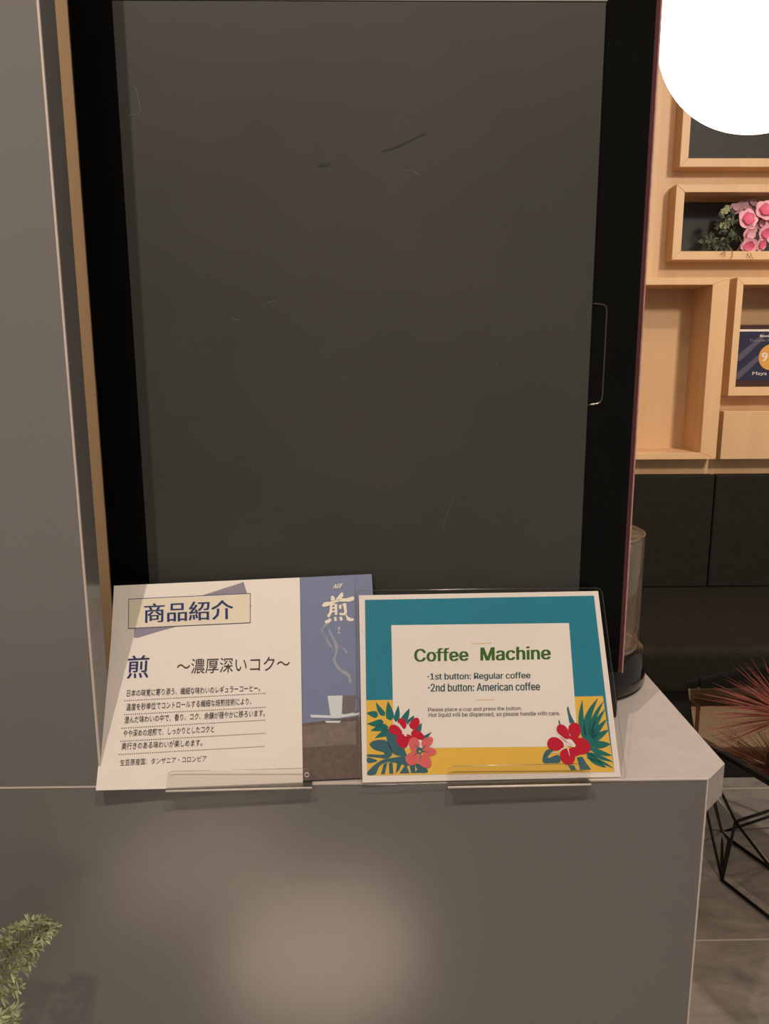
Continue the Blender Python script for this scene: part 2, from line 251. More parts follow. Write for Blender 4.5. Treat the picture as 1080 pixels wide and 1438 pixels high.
 'f': (254, '228,379 228,327 6,327 6,379 81,0 81,432 84,461 96,486 113,505 135,519 161,527 187,530 207,529 222,527 234,524 243,521 227,468 222,470 215,472 206,473 195,474 171,470 154,460 145,443 142,419 142,0', '10,12,11 10,13,12 9,13,10 9,14,13 9,15,14 9,16,15 8,17,9 17,16,9 7,19,8 19,18,8 18,17,8 6,20,7 20,19,7 6,21,20 6,22,21 5,22,6 5,23,22 5,24,23 4,24,5 4,25,24 2,0,3 2,1,0'),
 'g': (425, '207,-151 168,-148 134,-140 105,-127 82,-110 64,-91 51,-69 101,-41 110,-53 122,-66 136,-78 154,-88 178,-95 207,-97 249,-92 282,-75 304,-47 311,-6 311,68 306,68 298,56 287,41 272,28 252,16 227,8 195,5 152,10 113,27 80,53 55,90 39,136 34,191 39,246 55,293 80,332 112,361 152,378 196,384 228,382 253,373 273,360 288,346 299,331 308,319 313,319 313,379 372,379 372,-9 367,-54 350,-90 324,-117 291,-136 251,-147 205,59 237,63 264,75 285,95 300,121 309,154 312,193 309,231 300,264 285,291 264,312 237,325 205,330 172,325 145,312 124,290 109,262 99,229 96,193 99,155 109,123 124,96 145,76 172,63', '36,38,37 36,39,38 44,46,45 44,47,46 35,39,36 35,40,39 34,40,35 34,41,40 34,42,41 33,66,34 66,65,34 65,42,34 65,43,42 64,43,65 63,43,64 33,67,66 63,44,43 63,62,44 62,61,44 61,60,44 60,47,44 33,68,67 32,68,33 32,69,68 32,70,69 31,70,32 59,47,60 31,71,70 31,72,71 58,47,59 30,72,31 30,73,72 57,47,58 29,73,30 29,74,73 56,18,57 18,47,57 29,75,74 55,18,56 28,75,29 28,76,75 54,19,55 19,18,55 54,20,19 17,47,18 28,53,76 53,20,54 28,20,53 28,21,20 27,21,28 27,22,21 27,23,22 26,23,27 26,24,23 25,24,26 16,47,17 16,48,47 6,8,7 15,48,16 6,9,8 15,49,48 6,10,9 5,10,6 14,49,15 5,11,10 5,12,11 14,50,49 4,12,5 13,50,14 4,13,12 4,50,13 3,50,4 3,51,50 2,51,3 2,52,51 1,52,2 1,0,52'),
 'h': (410, '114,227 114,0 53,0 53,509 114,509 114,287 102,287 124,332 152,362 187,379 227,384 264,380 295,369 321,349 341,321 353,285 357,240 357,0 296,0 296,235 290,275 273,304 246,323 210,329 184,326 161,317 141,303 126,283 117,257', '2,4,3 2,6,4 6,5,4 9,11,10 9,12,11 8,12,9 8,13,12 7,13,8 7,23,13 23,14,13 6,25,7 25,24,7 24,23,7 22,14,23 21,14,22 21,15,14 6,26,25 20,15,21 6,27,26 2,28,6 28,27,6 20,16,15 19,16,20 2,0,28 19,17,16 18,17,19 2,1,0'),
 'i': (167, '84,443 67,446 54,455 44,468 41,483 44,499 54,512 67,521 84,524 100,521 114,512 123,499 126,483 123,468 114,455 100,446 53,0 53,379 114,379 114,0', '16,18,17 16,19,18 7,9,8 6,9,7 6,10,9 5,10,6 5,11,10 4,11,5 4,12,11 3,12,4 3,13,12 2,13,3 2,14,13 1,14,2 1,15,14 0,15,1'),
 'l': (189, '139,-2 101,3 74,20 58,47 53,84 53,509 114,509 114,99 115,77 120,62 130,54 146,52 154,52 160,53 165,53 170,54 181,3 172,1 162,-1 151,-2', '4,6,5 4,7,6 4,8,7 3,8,4 3,9,8 3,10,9 3,11,10 14,16,15 13,16,14 12,16,13 11,16,12 3,16,11 2,16,3 1,16,2 0,16,1 0,17,16 0,18,17 0,19,18'),
 'm': (610, '53,0 53,379 112,379 112,295 108,295 118,323 132,346 151,363 172,376 195,384 219,386 257,380 287,361 309,331 321,295 312,295 322,321 337,343 357,361 381,375 407,383 437,386 468,383 497,372 522,354 541,328 553,296 557,255 557,0 496,0 496,254 490,289 473,313 447,326 419,330 395,328 374,320 358,307 345,290 338,270 335,247 335,0 274,0 274,260 269,288 253,311 229,326 199,330 178,328 158,320 140,307 126,289 117,266 114,238 114,0', '9,11,10 20,22,21 8,11,9 19,22,20 19,23,22 8,12,11 0,2,1 0,4,2 4,3,2 7,12,8 18,23,19 18,24,23 6,12,7 17,24,18 6,13,12 17,25,24 5,47,6 47,13,6 16,34,17 34,25,17 47,46,13 46,14,13 5,48,47 16,35,34 33,25,34 33,26,25 5,49,48 16,36,35 32,26,33 45,14,46 4,49,5 15,36,16 4,50,49 15,37,36 31,26,32 44,15,45 15,14,45 4,51,50 15,38,37 31,27,26 0,52,4 52,51,4 44,38,15 44,39,38 30,27,31 43,39,44 43,40,39 0,53,52 42,40,43 30,28,27 29,28,30 42,41,40 0,54,53'),
 'n': (410, '114,227 114,0 53,0 53,379 112,379 112,287 102,287 124,332 152,362 187,379 227,384 264,380 295,369 321,349 341,321 353,285 357,240 357,0 296,0 296,235 290,275 273,304 246,323 210,329 184,326 161,317 141,303 126,283 117,257', '9,11,10 9,12,11 2,4,3 2,6,4 6,5,4 8,12,9 8,13,12 7,13,8 7,23,13 23,14,13 6,25,7 25,24,7 24,23,7 22,14,23 21,14,22 21,15,14 6,26,25 20,15,21 6,27,26 2,28,6 28,27,6 20,16,15 19,16,20 2,0,28 19,17,16 18,17,19 2,1,0'),
 'o': (415, '207,-8 159,-2 117,16 82,46 56,85 40,133 34,187 40,243 56,291 82,330 117,360 159,378 207,384 256,378 299,360 333,330 359,291 376,243 381,187 376,133 359,85 333,46 299,16 256,-2 207,46 242,51 270,66 292,89 307,117 316,151 319,187 316,224 307,258 292,287 270,310 242,325 207,330 173,325 145,310 124,287 108,258 99,224 96,187 99,151 108,117 124,89 145,66 173,51', '11,13,12 10,13,11 10,14,13 9,14,10 9,15,14 8,37,9 37,36,9 36,15,9 36,35,15 35,16,15 8,38,37 34,16,35 8,39,38 33,16,34 7,39,8 33,17,16 7,40,39 32,17,33 7,41,40 31,17,32 6,41,7 31,18,17 6,42,41 30,18,31 5,42,6 5,43,42 29,18,30 29,19,18 5,44,43 28,19,29 28,20,19 4,44,5 4,45,44 27,20,28 4,46,45 26,20,27 3,46,4 26,21,20 3,47,46 25,21,26 3,24,47 24,21,25 3,21,24 2,21,3 2,22,21 1,22,2 1,23,22 0,23,1'),
 'p': (424, '53,-143 53,379 112,379 112,319 118,319 126,331 137,346 152,360 171,373 197,381 229,384 274,378 313,361 345,332 370,293 385,245 390,189 385,133 370,84 346,45 313,16 274,-2 229,-8 198,-5 173,4 153,17 138,31 127,46 118,59 114,59 114,-143 220,47 253,51 279,66 301,88 316,117 325,151 328,189 325,227 316,261 301,290 280,311 253,325 220,330 188,325 161,312 140,291 125,263 116,229 113,189 116,150 125,115 140,86 162,65 188,51', '9,11,10 8,11,9 0,2,1 0,3,2 8,12,11 7,12,8 7,13,12 6,13,7 5,13,6 5,43,13 43,42,13 42,14,13 4,43,5 4,44,43 4,45,44 41,14,42 0,4,3 0,48,4 48,47,4 47,46,4 46,45,4 40,14,41 40,15,14 39,15,40 38,15,39 38,16,15 0,49,48 37,16,38 0,50,49 36,16,37 36,17,16 35,17,36 0,51,50 35,18,17 34,18,35 0,29,51 29,52,51 33,18,34 29,53,52 33,19,18 32,19,33 29,28,53 28,54,53 0,30,29 27,54,28 31,19,32 27,31,54 27,19,31 26,19,27 26,20,19 25,20,26 24,20,25 24,21,20 23,21,24 23,22,21'),
 'q': (424, '372,-143 311,-143 311,59 306,59 298,46 287,31 272,17 252,4 227,-5 195,-8 151,-2 111,16 79,45 55,84 39,133 34,189 39,245 55,293 79,332 112,361 151,378 196,384 228,381 253,373 272,360 287,346 298,331 307,319 313,319 313,379 372,379 205,47 236,51 263,65 284,86 299,115 309,150 312,189 309,229 300,263 284,291 263,312 237,325 205,330 172,325 145,311 124,290 108,261 99,227 96,189 99,151 109,117 124,88 145,66 172,51', '20,22,21 20,23,22 28,30,29 28,0,30 19,23,20 19,24,23 18,24,19 18,25,24 18,26,25 17,44,18 44,43,18 43,26,18 43,27,26 42,27,43 41,27,42 17,45,44 41,28,27 41,40,28 40,39,28 39,38,28 38,0,28 17,46,45 16,46,17 16,47,46 16,48,47 15,48,16 37,0,38 15,49,48 15,50,49 36,0,37 14,50,15 14,51,50 35,0,36 13,51,14 13,52,51 34,2,35 2,0,35 13,53,52 33,2,34 12,53,13 12,54,53 32,3,33 3,2,33 32,4,3 1,0,2 12,31,54 31,4,32 12,4,31 12,5,4 11,5,12 11,6,5 11,7,6 10,7,11 10,8,7 9,8,10'),
 'r': (259, '53,0 53,379 112,379 112,321 115,321 130,347 152,367 181,380 213,385 221,385 229,384 237,384 243,384 243,322 239,323 230,324 219,325 207,326 182,323 159,315 140,301 126,284 117,262 114,237 114,0', '7,9,8 7,10,9 7,11,10 7,12,11 7,13,12 6,13,7 0,2,1 0,3,2 5,13,6 4,17,5 17,16,5 16,15,5 15,14,5 14,13,5 4,18,17 4,19,18 0,4,3 0,22,4 22,21,4 21,20,4 20,19,4 0,23,22 0,24,23'),
 's': (365, '182,-8 145,-5 112,3 84,18 62,38 45,63 36,94 94,107 105,79 124,60 150,49 181,45 217,50 244,62 262,81 268,103 265,121 254,136 237,147 212,155 149,170 104,186 72,208 53,237 47,274 51,305 65,332 87,354 115,370 149,381 187,384 223,381 254,372 279,358 299,339 314,316 324,290 268,277 258,298 243,316 219,328 187,333 156,329 131,317 114,299 109,277 112,258 124,243 144,232 172,223 229,209 275,194 306,171 325,142 331,107 326,75 312,47 290,24 260,6 223,-5', '29,31,30 29,32,31 28,32,29 28,33,32 27,33,28 27,34,33 26,34,27 26,41,34 41,35,34 26,42,41 40,35,41 25,42,26 25,43,42 39,35,40 25,44,43 39,36,35 38,36,39 24,44,25 24,45,44 37,36,38 24,46,45 23,46,24 23,47,46 23,48,47 22,48,23 22,49,48 22,50,49 22,51,50 21,51,22 21,52,51 20,52,21 20,53,52 19,53,20 18,53,19 17,53,18 17,54,53 16,54,17 15,54,16 6,8,7 15,55,54 14,55,15 5,8,6 13,55,14 5,9,8 13,56,55 4,9,5 12,56,13 4,10,9 11,56,12 4,11,10 11,57,56 4,57,11 3,57,4 3,58,57 2,58,3 2,59,58 1,59,2 1,0,59'),
 't': (227, '204,379 204,327 6,327 6,379 65,471 126,471 126,98 128,76 136,61 150,53 170,50 177,50 185,51 194,52 202,54 213,2 203,-1 192,-3 180,-4 168,-4 125,2 92,21 72,52 65,93', '23,5,4 23,6,5 2,0,3 2,1,0 23,7,6 22,7,23 22,8,7 22,9,8 13,15,14 22,10,9 12,15,13 21,10,22 11,15,12 10,15,11 21,15,10 20,15,21 19,15,20 19,16,15 19,17,16 19,18,17'),
 'u': (410, '182,-5 146,-1 115,11 89,31 69,59 57,95 53,139 53,379 114,379 114,144 119,105 137,75 164,56 200,50 226,53 249,62 268,77 283,97 293,122 296,153 296,379 357,379 357,0 298,0 298,92 307,92 286,47 257,17 222,0', '6,8,7 6,9,8 19,21,20 19,22,21 18,22,19 6,10,9 5,10,6 17,25,18 25,22,18 5,11,10 16,24,17 24,25,17 4,11,5 16,26,24 26,23,24 26,22,25 15,26,16 4,12,11 14,26,15 3,12,4 3,13,12 13,26,14 3,26,13 3,27,26 23,22,26 2,27,3 2,28,27 1,28,2 1,0,28'),
 'w': (567, '138,0 23,379 87,379 133,214 143,177 154,137 165,91 175,41 165,41 175,90 186,135 196,176 206,214 252,379 316,379 362,214 371,176 382,136 392,91 402,41 391,41 402,90 413,135 423,176 434,214 480,379 545,379 429,0 368,0 319,172 312,198 305,225 297,252 291,280 284,309 277,338 291,338 284,309 277,280 270,252 263,225 255,198 248,172 199,0', '0,2,1 0,3,2 12,35,13 35,14,13 35,36,14 36,15,14 24,26,25 24,27,26 12,34,35 37,15,36 38,34,37 34,15,37 12,38,34 38,33,34 12,39,38 12,40,39 12,41,40 0,4,3 11,41,12 23,27,24 11,42,41 0,5,4 22,27,23 10,42,11 10,43,42 0,6,5 21,27,22 9,43,10 0,8,6 8,7,6 20,19,21 8,43,9 0,43,8'),
 ' ': (187, '', ''),
}

def sans(body):
    vs = []; fs = []; x = 0.0
    for ch_ in body:
        if ch_ == '·':
            vs0 = [(x + 90 + 55 * math.cos(k * math.pi / 5), 250 + 55 * math.sin(k * math.pi / 5)) for k in range(10)]; b0 = len(vs)
            vs += vs0; fs.append([b0 + k for k in range(10)]); x += 190; continue
        adv, p, f = G[ch_]; b0 = len(vs)
        vs += [(x + int(a.split(',')[0]), float(a.split(',')[1])) for a in p.split()]
        fs += [[b0 + int(q) for q in a.split(',')] for a in f.split()]
        x += adv
    return [(a / 1000, b_ / 1000) for a, b_ in vs], fs
def text_geo(body, bold=0.0, shear=0.0):
    """ink geometry of a text line, scaled to the unit square of its own ink bounds"""
    if all(ch_ in G or ch_ == '·' for ch_ in body):
        pv, fs = sans(body)
        pv = [(a + shear * b_, b_) for a, b_ in pv]
    else:
        cu = bpy.data.curves.new('t', 'FONT'); cu.body = body; cu.size = 1.0; cu.resolution_u = 2; cu.shear = shear
        cu.fill_mode = 'FRONT'
        o = bpy.data.objects.new('t', cu); COL.objects.link(o)
        dg = bpy.context.evaluated_depsgraph_get()
        me = bpy.data.meshes.new_from_object(o.evaluated_get(dg))
        pv = [(v.co.x, v.co.y) for v in me.vertices]; fs = [list(p.vertices) for p in me.polygons]
        bpy.data.objects.remove(o); bpy.data.curves.remove(cu); bpy.data.meshes.remove(me)
    if bold:
        n0 = len(pv); f0 = fs; allv = []; fs = []; nl_ = n0
        for k, (dx, dy) in enumerate(((-1, 0), (1, 0))):
            allv += [(a + dx * bold, b_ + dy * bold) for a, b_ in pv]; fs += [[k * n0 + i for i in f] for f in f0]
        pv = allv
    x0 = min(v[0] for v in pv); x1 = max(v[0] for v in pv); y0 = min(v[1] for v in pv); y1 = max(v[1] for v in pv)
    nn = nl_ if bold else len(pv)
    return [((a - x0) / (x1 - x0), (b_ - y0) / (y1 - y0), (i // nn) * 9e-5) for i, (a, b_) in enumerate(pv)], fs
class Sheet:
    """a flat printed sheet lying in one plane; print is laid on it in thin layers of ink"""
    def __init__(self, p0, n): self.p0 = Vector(p0); self.n = Vector(n).normalized(); self.mb = MB()
    def P(self, px, py, off=0.0): return hit(px, py, self.p0, self.n) + self.n * off
    def poly(self, pts, m, off): self.mb.add([self.P(x, y, off) for x, y in pts], [list(range(len(pts)))], m)
    def slab(self, pts, m, off, th): self.mb.prism([self.P(x, y, off) for x, y in pts], self.n * -th, m)
    def text(self, body, bl, br, tl, m, off, bold=0.0, shear=0.0):
        uv, fs = text_geo(body, bold, shear)
        a = self.P(*bl, off); u = self.P(*br, off) - a; v = self.P(*tl, off) - a
        self.mb.add([a + u * s + v * t + self.n * q for s, t, q in uv], fs, m)
    def line(self, pts, wid, m, off):
        """polyline with per point width in px"""
        n = len(pts); ws = wid if isinstance(wid, (list, tuple)) else [wid] * n
        L = []; Rr = []
        for i, (x, y) in enumerate(pts):
            a = pts[max(i - 1, 0)]; b = pts[min(i + 1, n - 1)]
            dx, dy = b[0] - a[0], b[1] - a[1]; q = math.hypot(dx, dy) or 1
            nx, ny = -dy / q * ws[i] / 2, dx / q * ws[i] / 2
            L.append(self.P(x + nx, y + ny, off)); Rr.append(self.P(x - nx, y - ny, off))
        self.mb.add(L + Rr, [(i, i + 1, n + i + 1, n + i) for i in range(n - 1)], m)
def smooth(pts, k=4, closed=False):
    out = []; n = len(pts)
    for i in range(n if closed else n - 1):
        p = [pts[(i + j) % n] if closed else pts[min(max(i + j, 0), n - 1)] for j in (-1, 0, 1, 2)]
        for s in range(k):
            t = s / k
            out.append(tuple(0.5 * (2 * p[1][d] + (p[2][d] - p[0][d]) * t + (2 * p[0][d] - 5 * p[1][d] + 4 * p[2][d] - p[3][d]) * t * t
                       + (3 * p[1][d] - p[0][d] - 3 * p[2][d] + p[3][d]) * t ** 3) for d in range(len(pts[0]))))
    if not closed: out.append(tuple(pts[-1]))
    return out

# ================================================================== SETTING
# floor with pale grout
def floor_material():
    k = NT('stone_tile'); b = k.b; b.inputs['Roughness'].default_value = 0.42
    tc = k.n('ShaderNodeTexCoord'); sp = k.n('ShaderNodeSeparateXYZ'); k.l(tc.outputs['Object'], sp.inputs[0])
    def joint(out, org, size):
        a = k.n('ShaderNodeMath', operation='SUBTRACT'); a.inputs[1].default_value = org; k.l(out, a.inputs[0])
        p = k.n('ShaderNodeMath', operation='PINGPONG'); p.inputs[1].default_value = size / 2; k.l(a.outputs[0], p.inputs[0])
        l = k.n('ShaderNodeMath', operation='LESS_THAN'); l.inputs[1].default_value = 0.0022; k.l(p.outputs[0], l.inputs[0])
        return l.outputs[0]
    g1 = joint(sp.outputs[1], zp(1020, 1320, 0).y, zp(1040, 1107, 0).y - zp(1020, 1320, 0).y)
    g2 = joint(sp.outputs[0], 0.36, 0.6)
    mx = k.n('ShaderNodeMath', operation='MAXIMUM'); k.l(g1, mx.inputs[0]); k.l(g2, mx.inputs[1])
    mp = k.n('ShaderNodeMapping'); mp.inputs['Scale'].default_value = (5, 12, 5); k.l(tc.outputs['Object'], mp.inputs['Vector'])
    nz = k.n('ShaderNodeTexNoise'); nz.inputs['Scale'].default_value = 1.5; nz.inputs['Detail'].default_value = 9; nz.inputs['Roughness'].default_value = 0.65
    nz.inputs['Distortion'].default_value = 0.6
    k.l(mp.outputs[0], nz.inputs['Vector'])
    rp = k.n('ShaderNodeValToRGB'); e = rp.color_ramp.elements
    e[0].position = 0.3; e[0].color = rgb(138, 131, 124); e[1].position = 0.72; e[1].color = rgb(186, 177, 168)
    k.l(nz.outputs['Fac'], rp.inputs['Fac'])
    mc = k.n('ShaderNodeMix', data_type='RGBA'); k.l(mx.outputs[0], mc.inputs['Factor']); k.l(rp.outputs['Color'], mc.inputs['A'])
    mc.inputs['B'].default_value = rgb(222, 212, 200)
    k.l(mc.outputs['Result'], b.inputs['Base Color'])
    return k.m
box('floor', -2.5, 3.2, -2.6, 2.4, -0.05, 0.0, floor_material(), kind='structure')
WALLY = 2.045      # face of the wood wall
FRY = 1.985        # face of the frames that stand out of it
NB = 2.14          # back of the niches
BACKTOP = yp(980, 665, WALLY).z

# niche openings cut in the wood wall
def rect(l, r, t, b, y):       # px extents measured along one depth -> x0,x1,z0,z1
    return l, r, b, t
def fx(px, py): return yp(px, py, FRY)
A_in = (fx(962.4, 270).x + 0 * 0, None)
def frame_dims(tlo, blo, tli, bli):
    """average outer-left, inner-left x; outer/inner top and bottom z at the frame face"""
    ol = (fx(*tlo).x + fx(*blo).x) / 2; il = (fx(*tli).x + fx(*bli).x) / 2
    return ol, il, fx(*tlo).z, fx(*tli).z, fx(*bli).z, fx(*blo).z
# flower niche (row 2)
r2 = frame_dims((950.4, 258.7), (943.4, 365), (962.4, 270), (956, 352.7))
r1b = (fx(954.5, 234.5), fx(967, 222))
r4 = frame_dims((1036.6, 389.5), (1021.7, 556), (1045, 400), (1032.5, 543.7))
r3 = ((fx(1026.3, 390).x + fx(1004.5, 645).x) / 2, (fx(1002, 400).x + fx(982.7, 636).x) / 2, fx(1020, 390).z, fx(1002, 400).z, fx(982.7, 636).z, fx(1000, 645).z)
boxes = []       # (ox0, ox1, ix0, ix1, oz0, oz1, iz0, iz1, back material key)
fw = r2[1] - r2[0]
# row 1 (top, dark back)
boxes.append(('dark', r1b[0].x, r1b[0].x + 0.62, r1b[1].x, r1b[0].x + 0.62 - fw, r1b[0].z, r1b[0].z + 0.34, r1b[1].z, r1b[0].z + 0.34 - fw))
boxes.append(('dark', r2[0], r2[0] + 0.58, r2[1], r2[0] + 0.58 - fw, r2[5], r2[2], r2[4], r2[3]))
boxes.append(('wood', r3[0] - 0.42, r3[0], r3[0] - 0.42 + fw, r3[1], r3[5], r3[2], r3[4], r3[3]))
boxes.append(('wood', r4[0], r4[0] + 0.34, r4[1], r4[0] + 0.34 - fw, r4[5], r4[2], r4[4], r4[3]))
# wall pieces around the openings, ONE structure object
wb = MB()
X0, X1, Z0, Z1 = -2.45, 3.15, 0.0, 2.7
xs = sorted({X0, X1} | {b[3] for b in boxes} | {b[4] for b in boxes}); zs = sorted({Z0, Z1} | {b[7] for b in boxes} | {b[8] for b in boxes})
for i in range(len(xs) - 1):
    for j in range(len(zs) - 1):
        cx, cz = (xs[i] + xs[i + 1]) / 2, (zs[j] + zs[j + 1]) / 2
        if any(b[3] < cx < b[4] and b[7] < cz < b[8] for b in boxes): continue
        wb.add([(xs[i], WALLY, zs[j]), (xs[i + 1], WALLY, zs[j]), (xs[i + 1], WALLY, zs[j + 1]), (xs[i], WALLY, zs[j + 1])], [(0, 1, 2, 3)], M['wood'])
wb.box(X0, X1, NB + 0.002, NB + 0.06, Z0, Z1, M['wood'])
wb.build('wall_back', kind='structure')
LBL = ['light wood framed niche with dark back beside the glowing globe lamp',
       'wide light wood framed niche holding the pink flowers',
       'tall open all-wood niche beside the machine edge, above the dark bench',
       'light wood framed niche holding the navy award plaque']
for (kind, ox0, ox1, ix0, ix1, oz0, oz1, iz0, iz1), lab in zip(boxes, LBL):
    t = thing('wall_niche', lab, 'wall niche', ((ox0 + ox1) / 2, WALLY, oz0), 'framed niches on the wood wall')
    fm = M['woodframe']
    f = MB(); th = WALLY - FRY
    for quad in ([(ox0, oz0), (ox1, oz0), (ix1, iz0), (ix0, iz0)], [(ox1, oz0), (ox1, oz1), (ix1, iz1), (ix1, iz0)],
                 [(ox1, oz1), (ox0, oz1), (ix0, iz1), (ix1, iz1)], [(ox0, oz1), (ox0, oz0), (ix0, iz0), (ix0, iz1)]):
        f.prism([(x, FRY, z) for x, z in quad], (0, th, 0), fm)
    f.build('frame', t, 0.0012, 1)
    g = MB()
    g.add([(ix0, WALLY, iz0), (ix1, WALLY, iz0), (ix1, WALLY, iz1), (ix0, WALLY, iz1), (ix0, NB, iz0), (ix1, NB, iz0), (ix1, NB, iz1), (ix0, NB, iz1)],
          [(0, 1, 5, 4), (1, 2, 6, 5), (2, 3, 7, 6), (3, 0, 4, 7)], M['wood'])
    g.build('lining', t)
    bk = MB(); bk.add([(ix0, NB, iz0), (ix1, NB, iz0), (ix1, NB, iz1), (ix0, NB, iz1)], [(0, 1, 2, 3)], M['niche'] if kind == 'dark' else M['wood'])
    bk.build('back_panel', t)
# two plain raised boards
pa, pb = fx(1017, 577.6), fx(1011.4, 645)
box('raised_board', (pa.x + pb.x) / 2, (pa.x + pb.x) / 2 + 0.40, FRY, WALLY, pb.z, pa.z, M['wood'], bevel=0.0015,
    label='plain raised light wood board on wall directly above the bench', cat='wall panel', group='raised boards on the wood wall')
pa, pb = fx(925, 133), fx(911, 358)
box('raised_board', (pa.x + pb.x) / 2 - 0.5, (pa.x + pb.x) / 2, FRY, WALLY, pb.z, pa.z, M['wood'], bevel=0.0015,
    label='tall raised wood board on wall, mostly hidden behind the machine', cat='wall panel', group='raised boards on the wood wall')
CEIL = 2.7
box('ceiling', -2.5, 3.2, -2.6, 2.4, CEIL, CEIL + 0.05, mat('ceiling_paint', rgb(190, 182, 174), 0.8), kind='structure')

# ================================================================== COUNTER
CT = 0.86
cr = (yp(995, 1100, 0).x + yp(966, 1438, 0).x) / 2
ch = zp(1018, 1072, CT)
t = thing('counter_cabinet', 'dark grey laminate counter cabinet with pale edge lines, under the coffee machine', 'cabinet', (-0.3, 0.3, 0))
box('front_panel', -1.0, cr, 0.0, 0.001, 0.0, CT - 0.0012, M['grey'], t)
box('carcass', -1.0, cr - 0.003, 0.0011, 0.60, 0.0, CT - 0.0305, M['grey'], t)
box('edge_band', cr - 0.0012, cr + 0.0003, -0.0004, 0.0009, 0.0, CT - 0.0016, M['band'], t, label='pale vertical edge strip')
box('edge_band', -1.0, cr, -0.0004, 0.0009, CT - 0.0013, CT + 0.0001, M['band'], t, label='pale top edge strip')
t = thing('worktop', 'grey counter worktop with a cut corner under the signs', 'worktop', (-0.3, 0.3, CT))
wt = MB()
wt.prism([(-1.0, 0.0011, CT), (cr + 0.001, 0.0011, CT), (cr + 0.001, 0.0, CT), (ch.x, ch.y, CT), (ch.x, 0.62, CT), (-1.0, 0.62, CT)], (0, 0, -0.030), M['worktop'])
wt.build('top_board', t, 0.0008, 1)
# tall panel at the left
pe = (yp(95, 500, 0).x + yp(134, 1000, 0).x) / 2
t = thing('partition_panel', 'tall grey laminate panel standing on the counter at left', 'partition', (-0.6, 0.015, CT))
box('board', -1.0, pe, 0.0, 0.030, CT + 0.0005, 2.3, M['grey'], t)
box('edge_band', pe - 0.0012, pe + 0.0003, -0.0005, 0.0012, CT + 0.0005, 2.3, M['band'], t, label='pale vertical edge line')
# ================================================================== COFFEE MACHINE
MY = 0.09
xl = (yp(97, 20, MY).x + yp(155, 810, MY).x) / 2
xpl = (yp(168, 130, MY).x + yp(212, 820, MY).x) / 2
xpr = (yp(850, 60, MY).x + yp(808, 830, MY).x) / 2
xr = (yp(921, 60, MY).x + yp(875, 800, MY).x) / 2
zbot = yp(868, 946, MY).z
ztop = yp(600, 6, MY).z
MTOP = ztop + 0.10
t = thing('coffee_machine', 'tall black coffee machine with matte scuffed front panel and maroon edge', 'coffee machine', ((xl + xr) / 2, 0.12, CT))
sh = MB()
sh.box(xl - 0.001, xr + 0.0045, MY + 0.0035, 0.128, zbot, MTOP, M['maroon'])
sh.box(xl + 0.01, 0.06, 0.128, 0.42, zbot, MTOP - 0.02, M['blackmatte'])
sh.build('housing', t, 0.0015, 2)
box('edge_highlight', xr + 0.0042, xr + 0.0052, MY + 0.002, MY + 0.005, zbot, MTOP, M['edgehighlight'], t, label='thin pale line, edge highlight put into the colour')
box('bezel', xl, xr, MY, MY + 0.0032, zbot + 0.001, MTOP - 0.002, M['black'], t, 0.0006, label='glossy black border')
pn = Sheet((0, MY - 0.0045, 0), (0, -1, 0))
pn.mb.box(xpl, xpr, MY - 0.0045, MY - 0.0002, zbot + 0.002, ztop, M['panel'])
pn.line(smooth([(536, 213), (560, 205), (580, 195), (598, 187)]), [0.5] + [2.5] * 11 + [0.6], M['scuff'], 0.0002)
pn.line([(445, 233), (454, 231), (464, 231)], [2, 6, 3], M['scuff'], 0.0002)
pn.line([(568, 238), (574, 240), (579, 239), (584, 243), (590, 245)], [0.4, 1.2, .4, 1.3, .4], M['hair'], 0.0002)
pn.line(smooth([(190, 122), (195, 140), (197, 155), (193, 160), (180, 163)]), 0.9, M['hair'], 0.0002)
pn.line([(375, 425), (383, 423), (389, 422)], 0.8, M['hair'], 0.0002)
pn.line([(325, 447), (330, 449), (337, 448)], 0.9, M['hair'], 0.0002)
pn.line(smooth([(622, 742), (628, 722), (638, 698)]), 0.7, M['hair'], 0.0002)
for (x, y) in ((540, 696), (532, 709), (690, 510), (697, 510), (356, 659), (482, 532)): pn.line([(x - .8, y), (x + .8, y)], 1.4, M['hair'], 0.0002)
pn.mb.build('front_panel', t, 0, label='matte dark grey panel with scuffs and scratches')
box('top_trim', xpl + 0.0, xpr + 0.001, MY - 0.005, MY - 0.0002, ztop + 0.0006, ztop + 0.0018, mat('trim_grey', rgb(170, 168, 160), 0.3, metal=0.6), t, label='thin pale line along top of panel')
box('header', xpl, xpr, MY - 0.004, MY - 0.0002, ztop + 0.0022, MTOP - 0.004, M['panel'], t)
# finger pull: recessed plate with a bright rim
fp = Sheet((0, MY - 0.0005, 0), (0, -1, 0))
c = smooth([(832, 426.5), (845, 427.5), (851, 431), (852, 440)], 3) + [(849, 500)] + smooth([(846, 555), (844, 563), (838, 567), (824, 569)], 3)
gp = [fp.P(x, y) for x, y in c]
fl = MB(); fl.tube(gp, 0.0007, M['pull'], 6); 
o = fl.build('finger_pull', t, label='thin dark metal finger pull loop')
gm = MB(); gm.tube([fp.P(824, 568.6) + Vector((0, -.0006, 0)), fp.P(838, 567) + Vector((0, -.0006, 0)), fp.P(843, 564) + Vector((0, -.0006, 0))], 0.0009, M['metal'], 6)
gm.build('bright_edge', o)
# foot
ft = zp(866, 1008, CT)
box('base', xl + 0.02, ft.x, ft.y, 0.127, CT + 0.0003, zbot - 0.0002, M['blackmatte'], t, 0.001)
box('back_foot', xl + 0.03, 0.05, 0.1275, 0.40, CT + 0.0003, zbot - 0.0002, M['blackmatte'], t, 0.001)

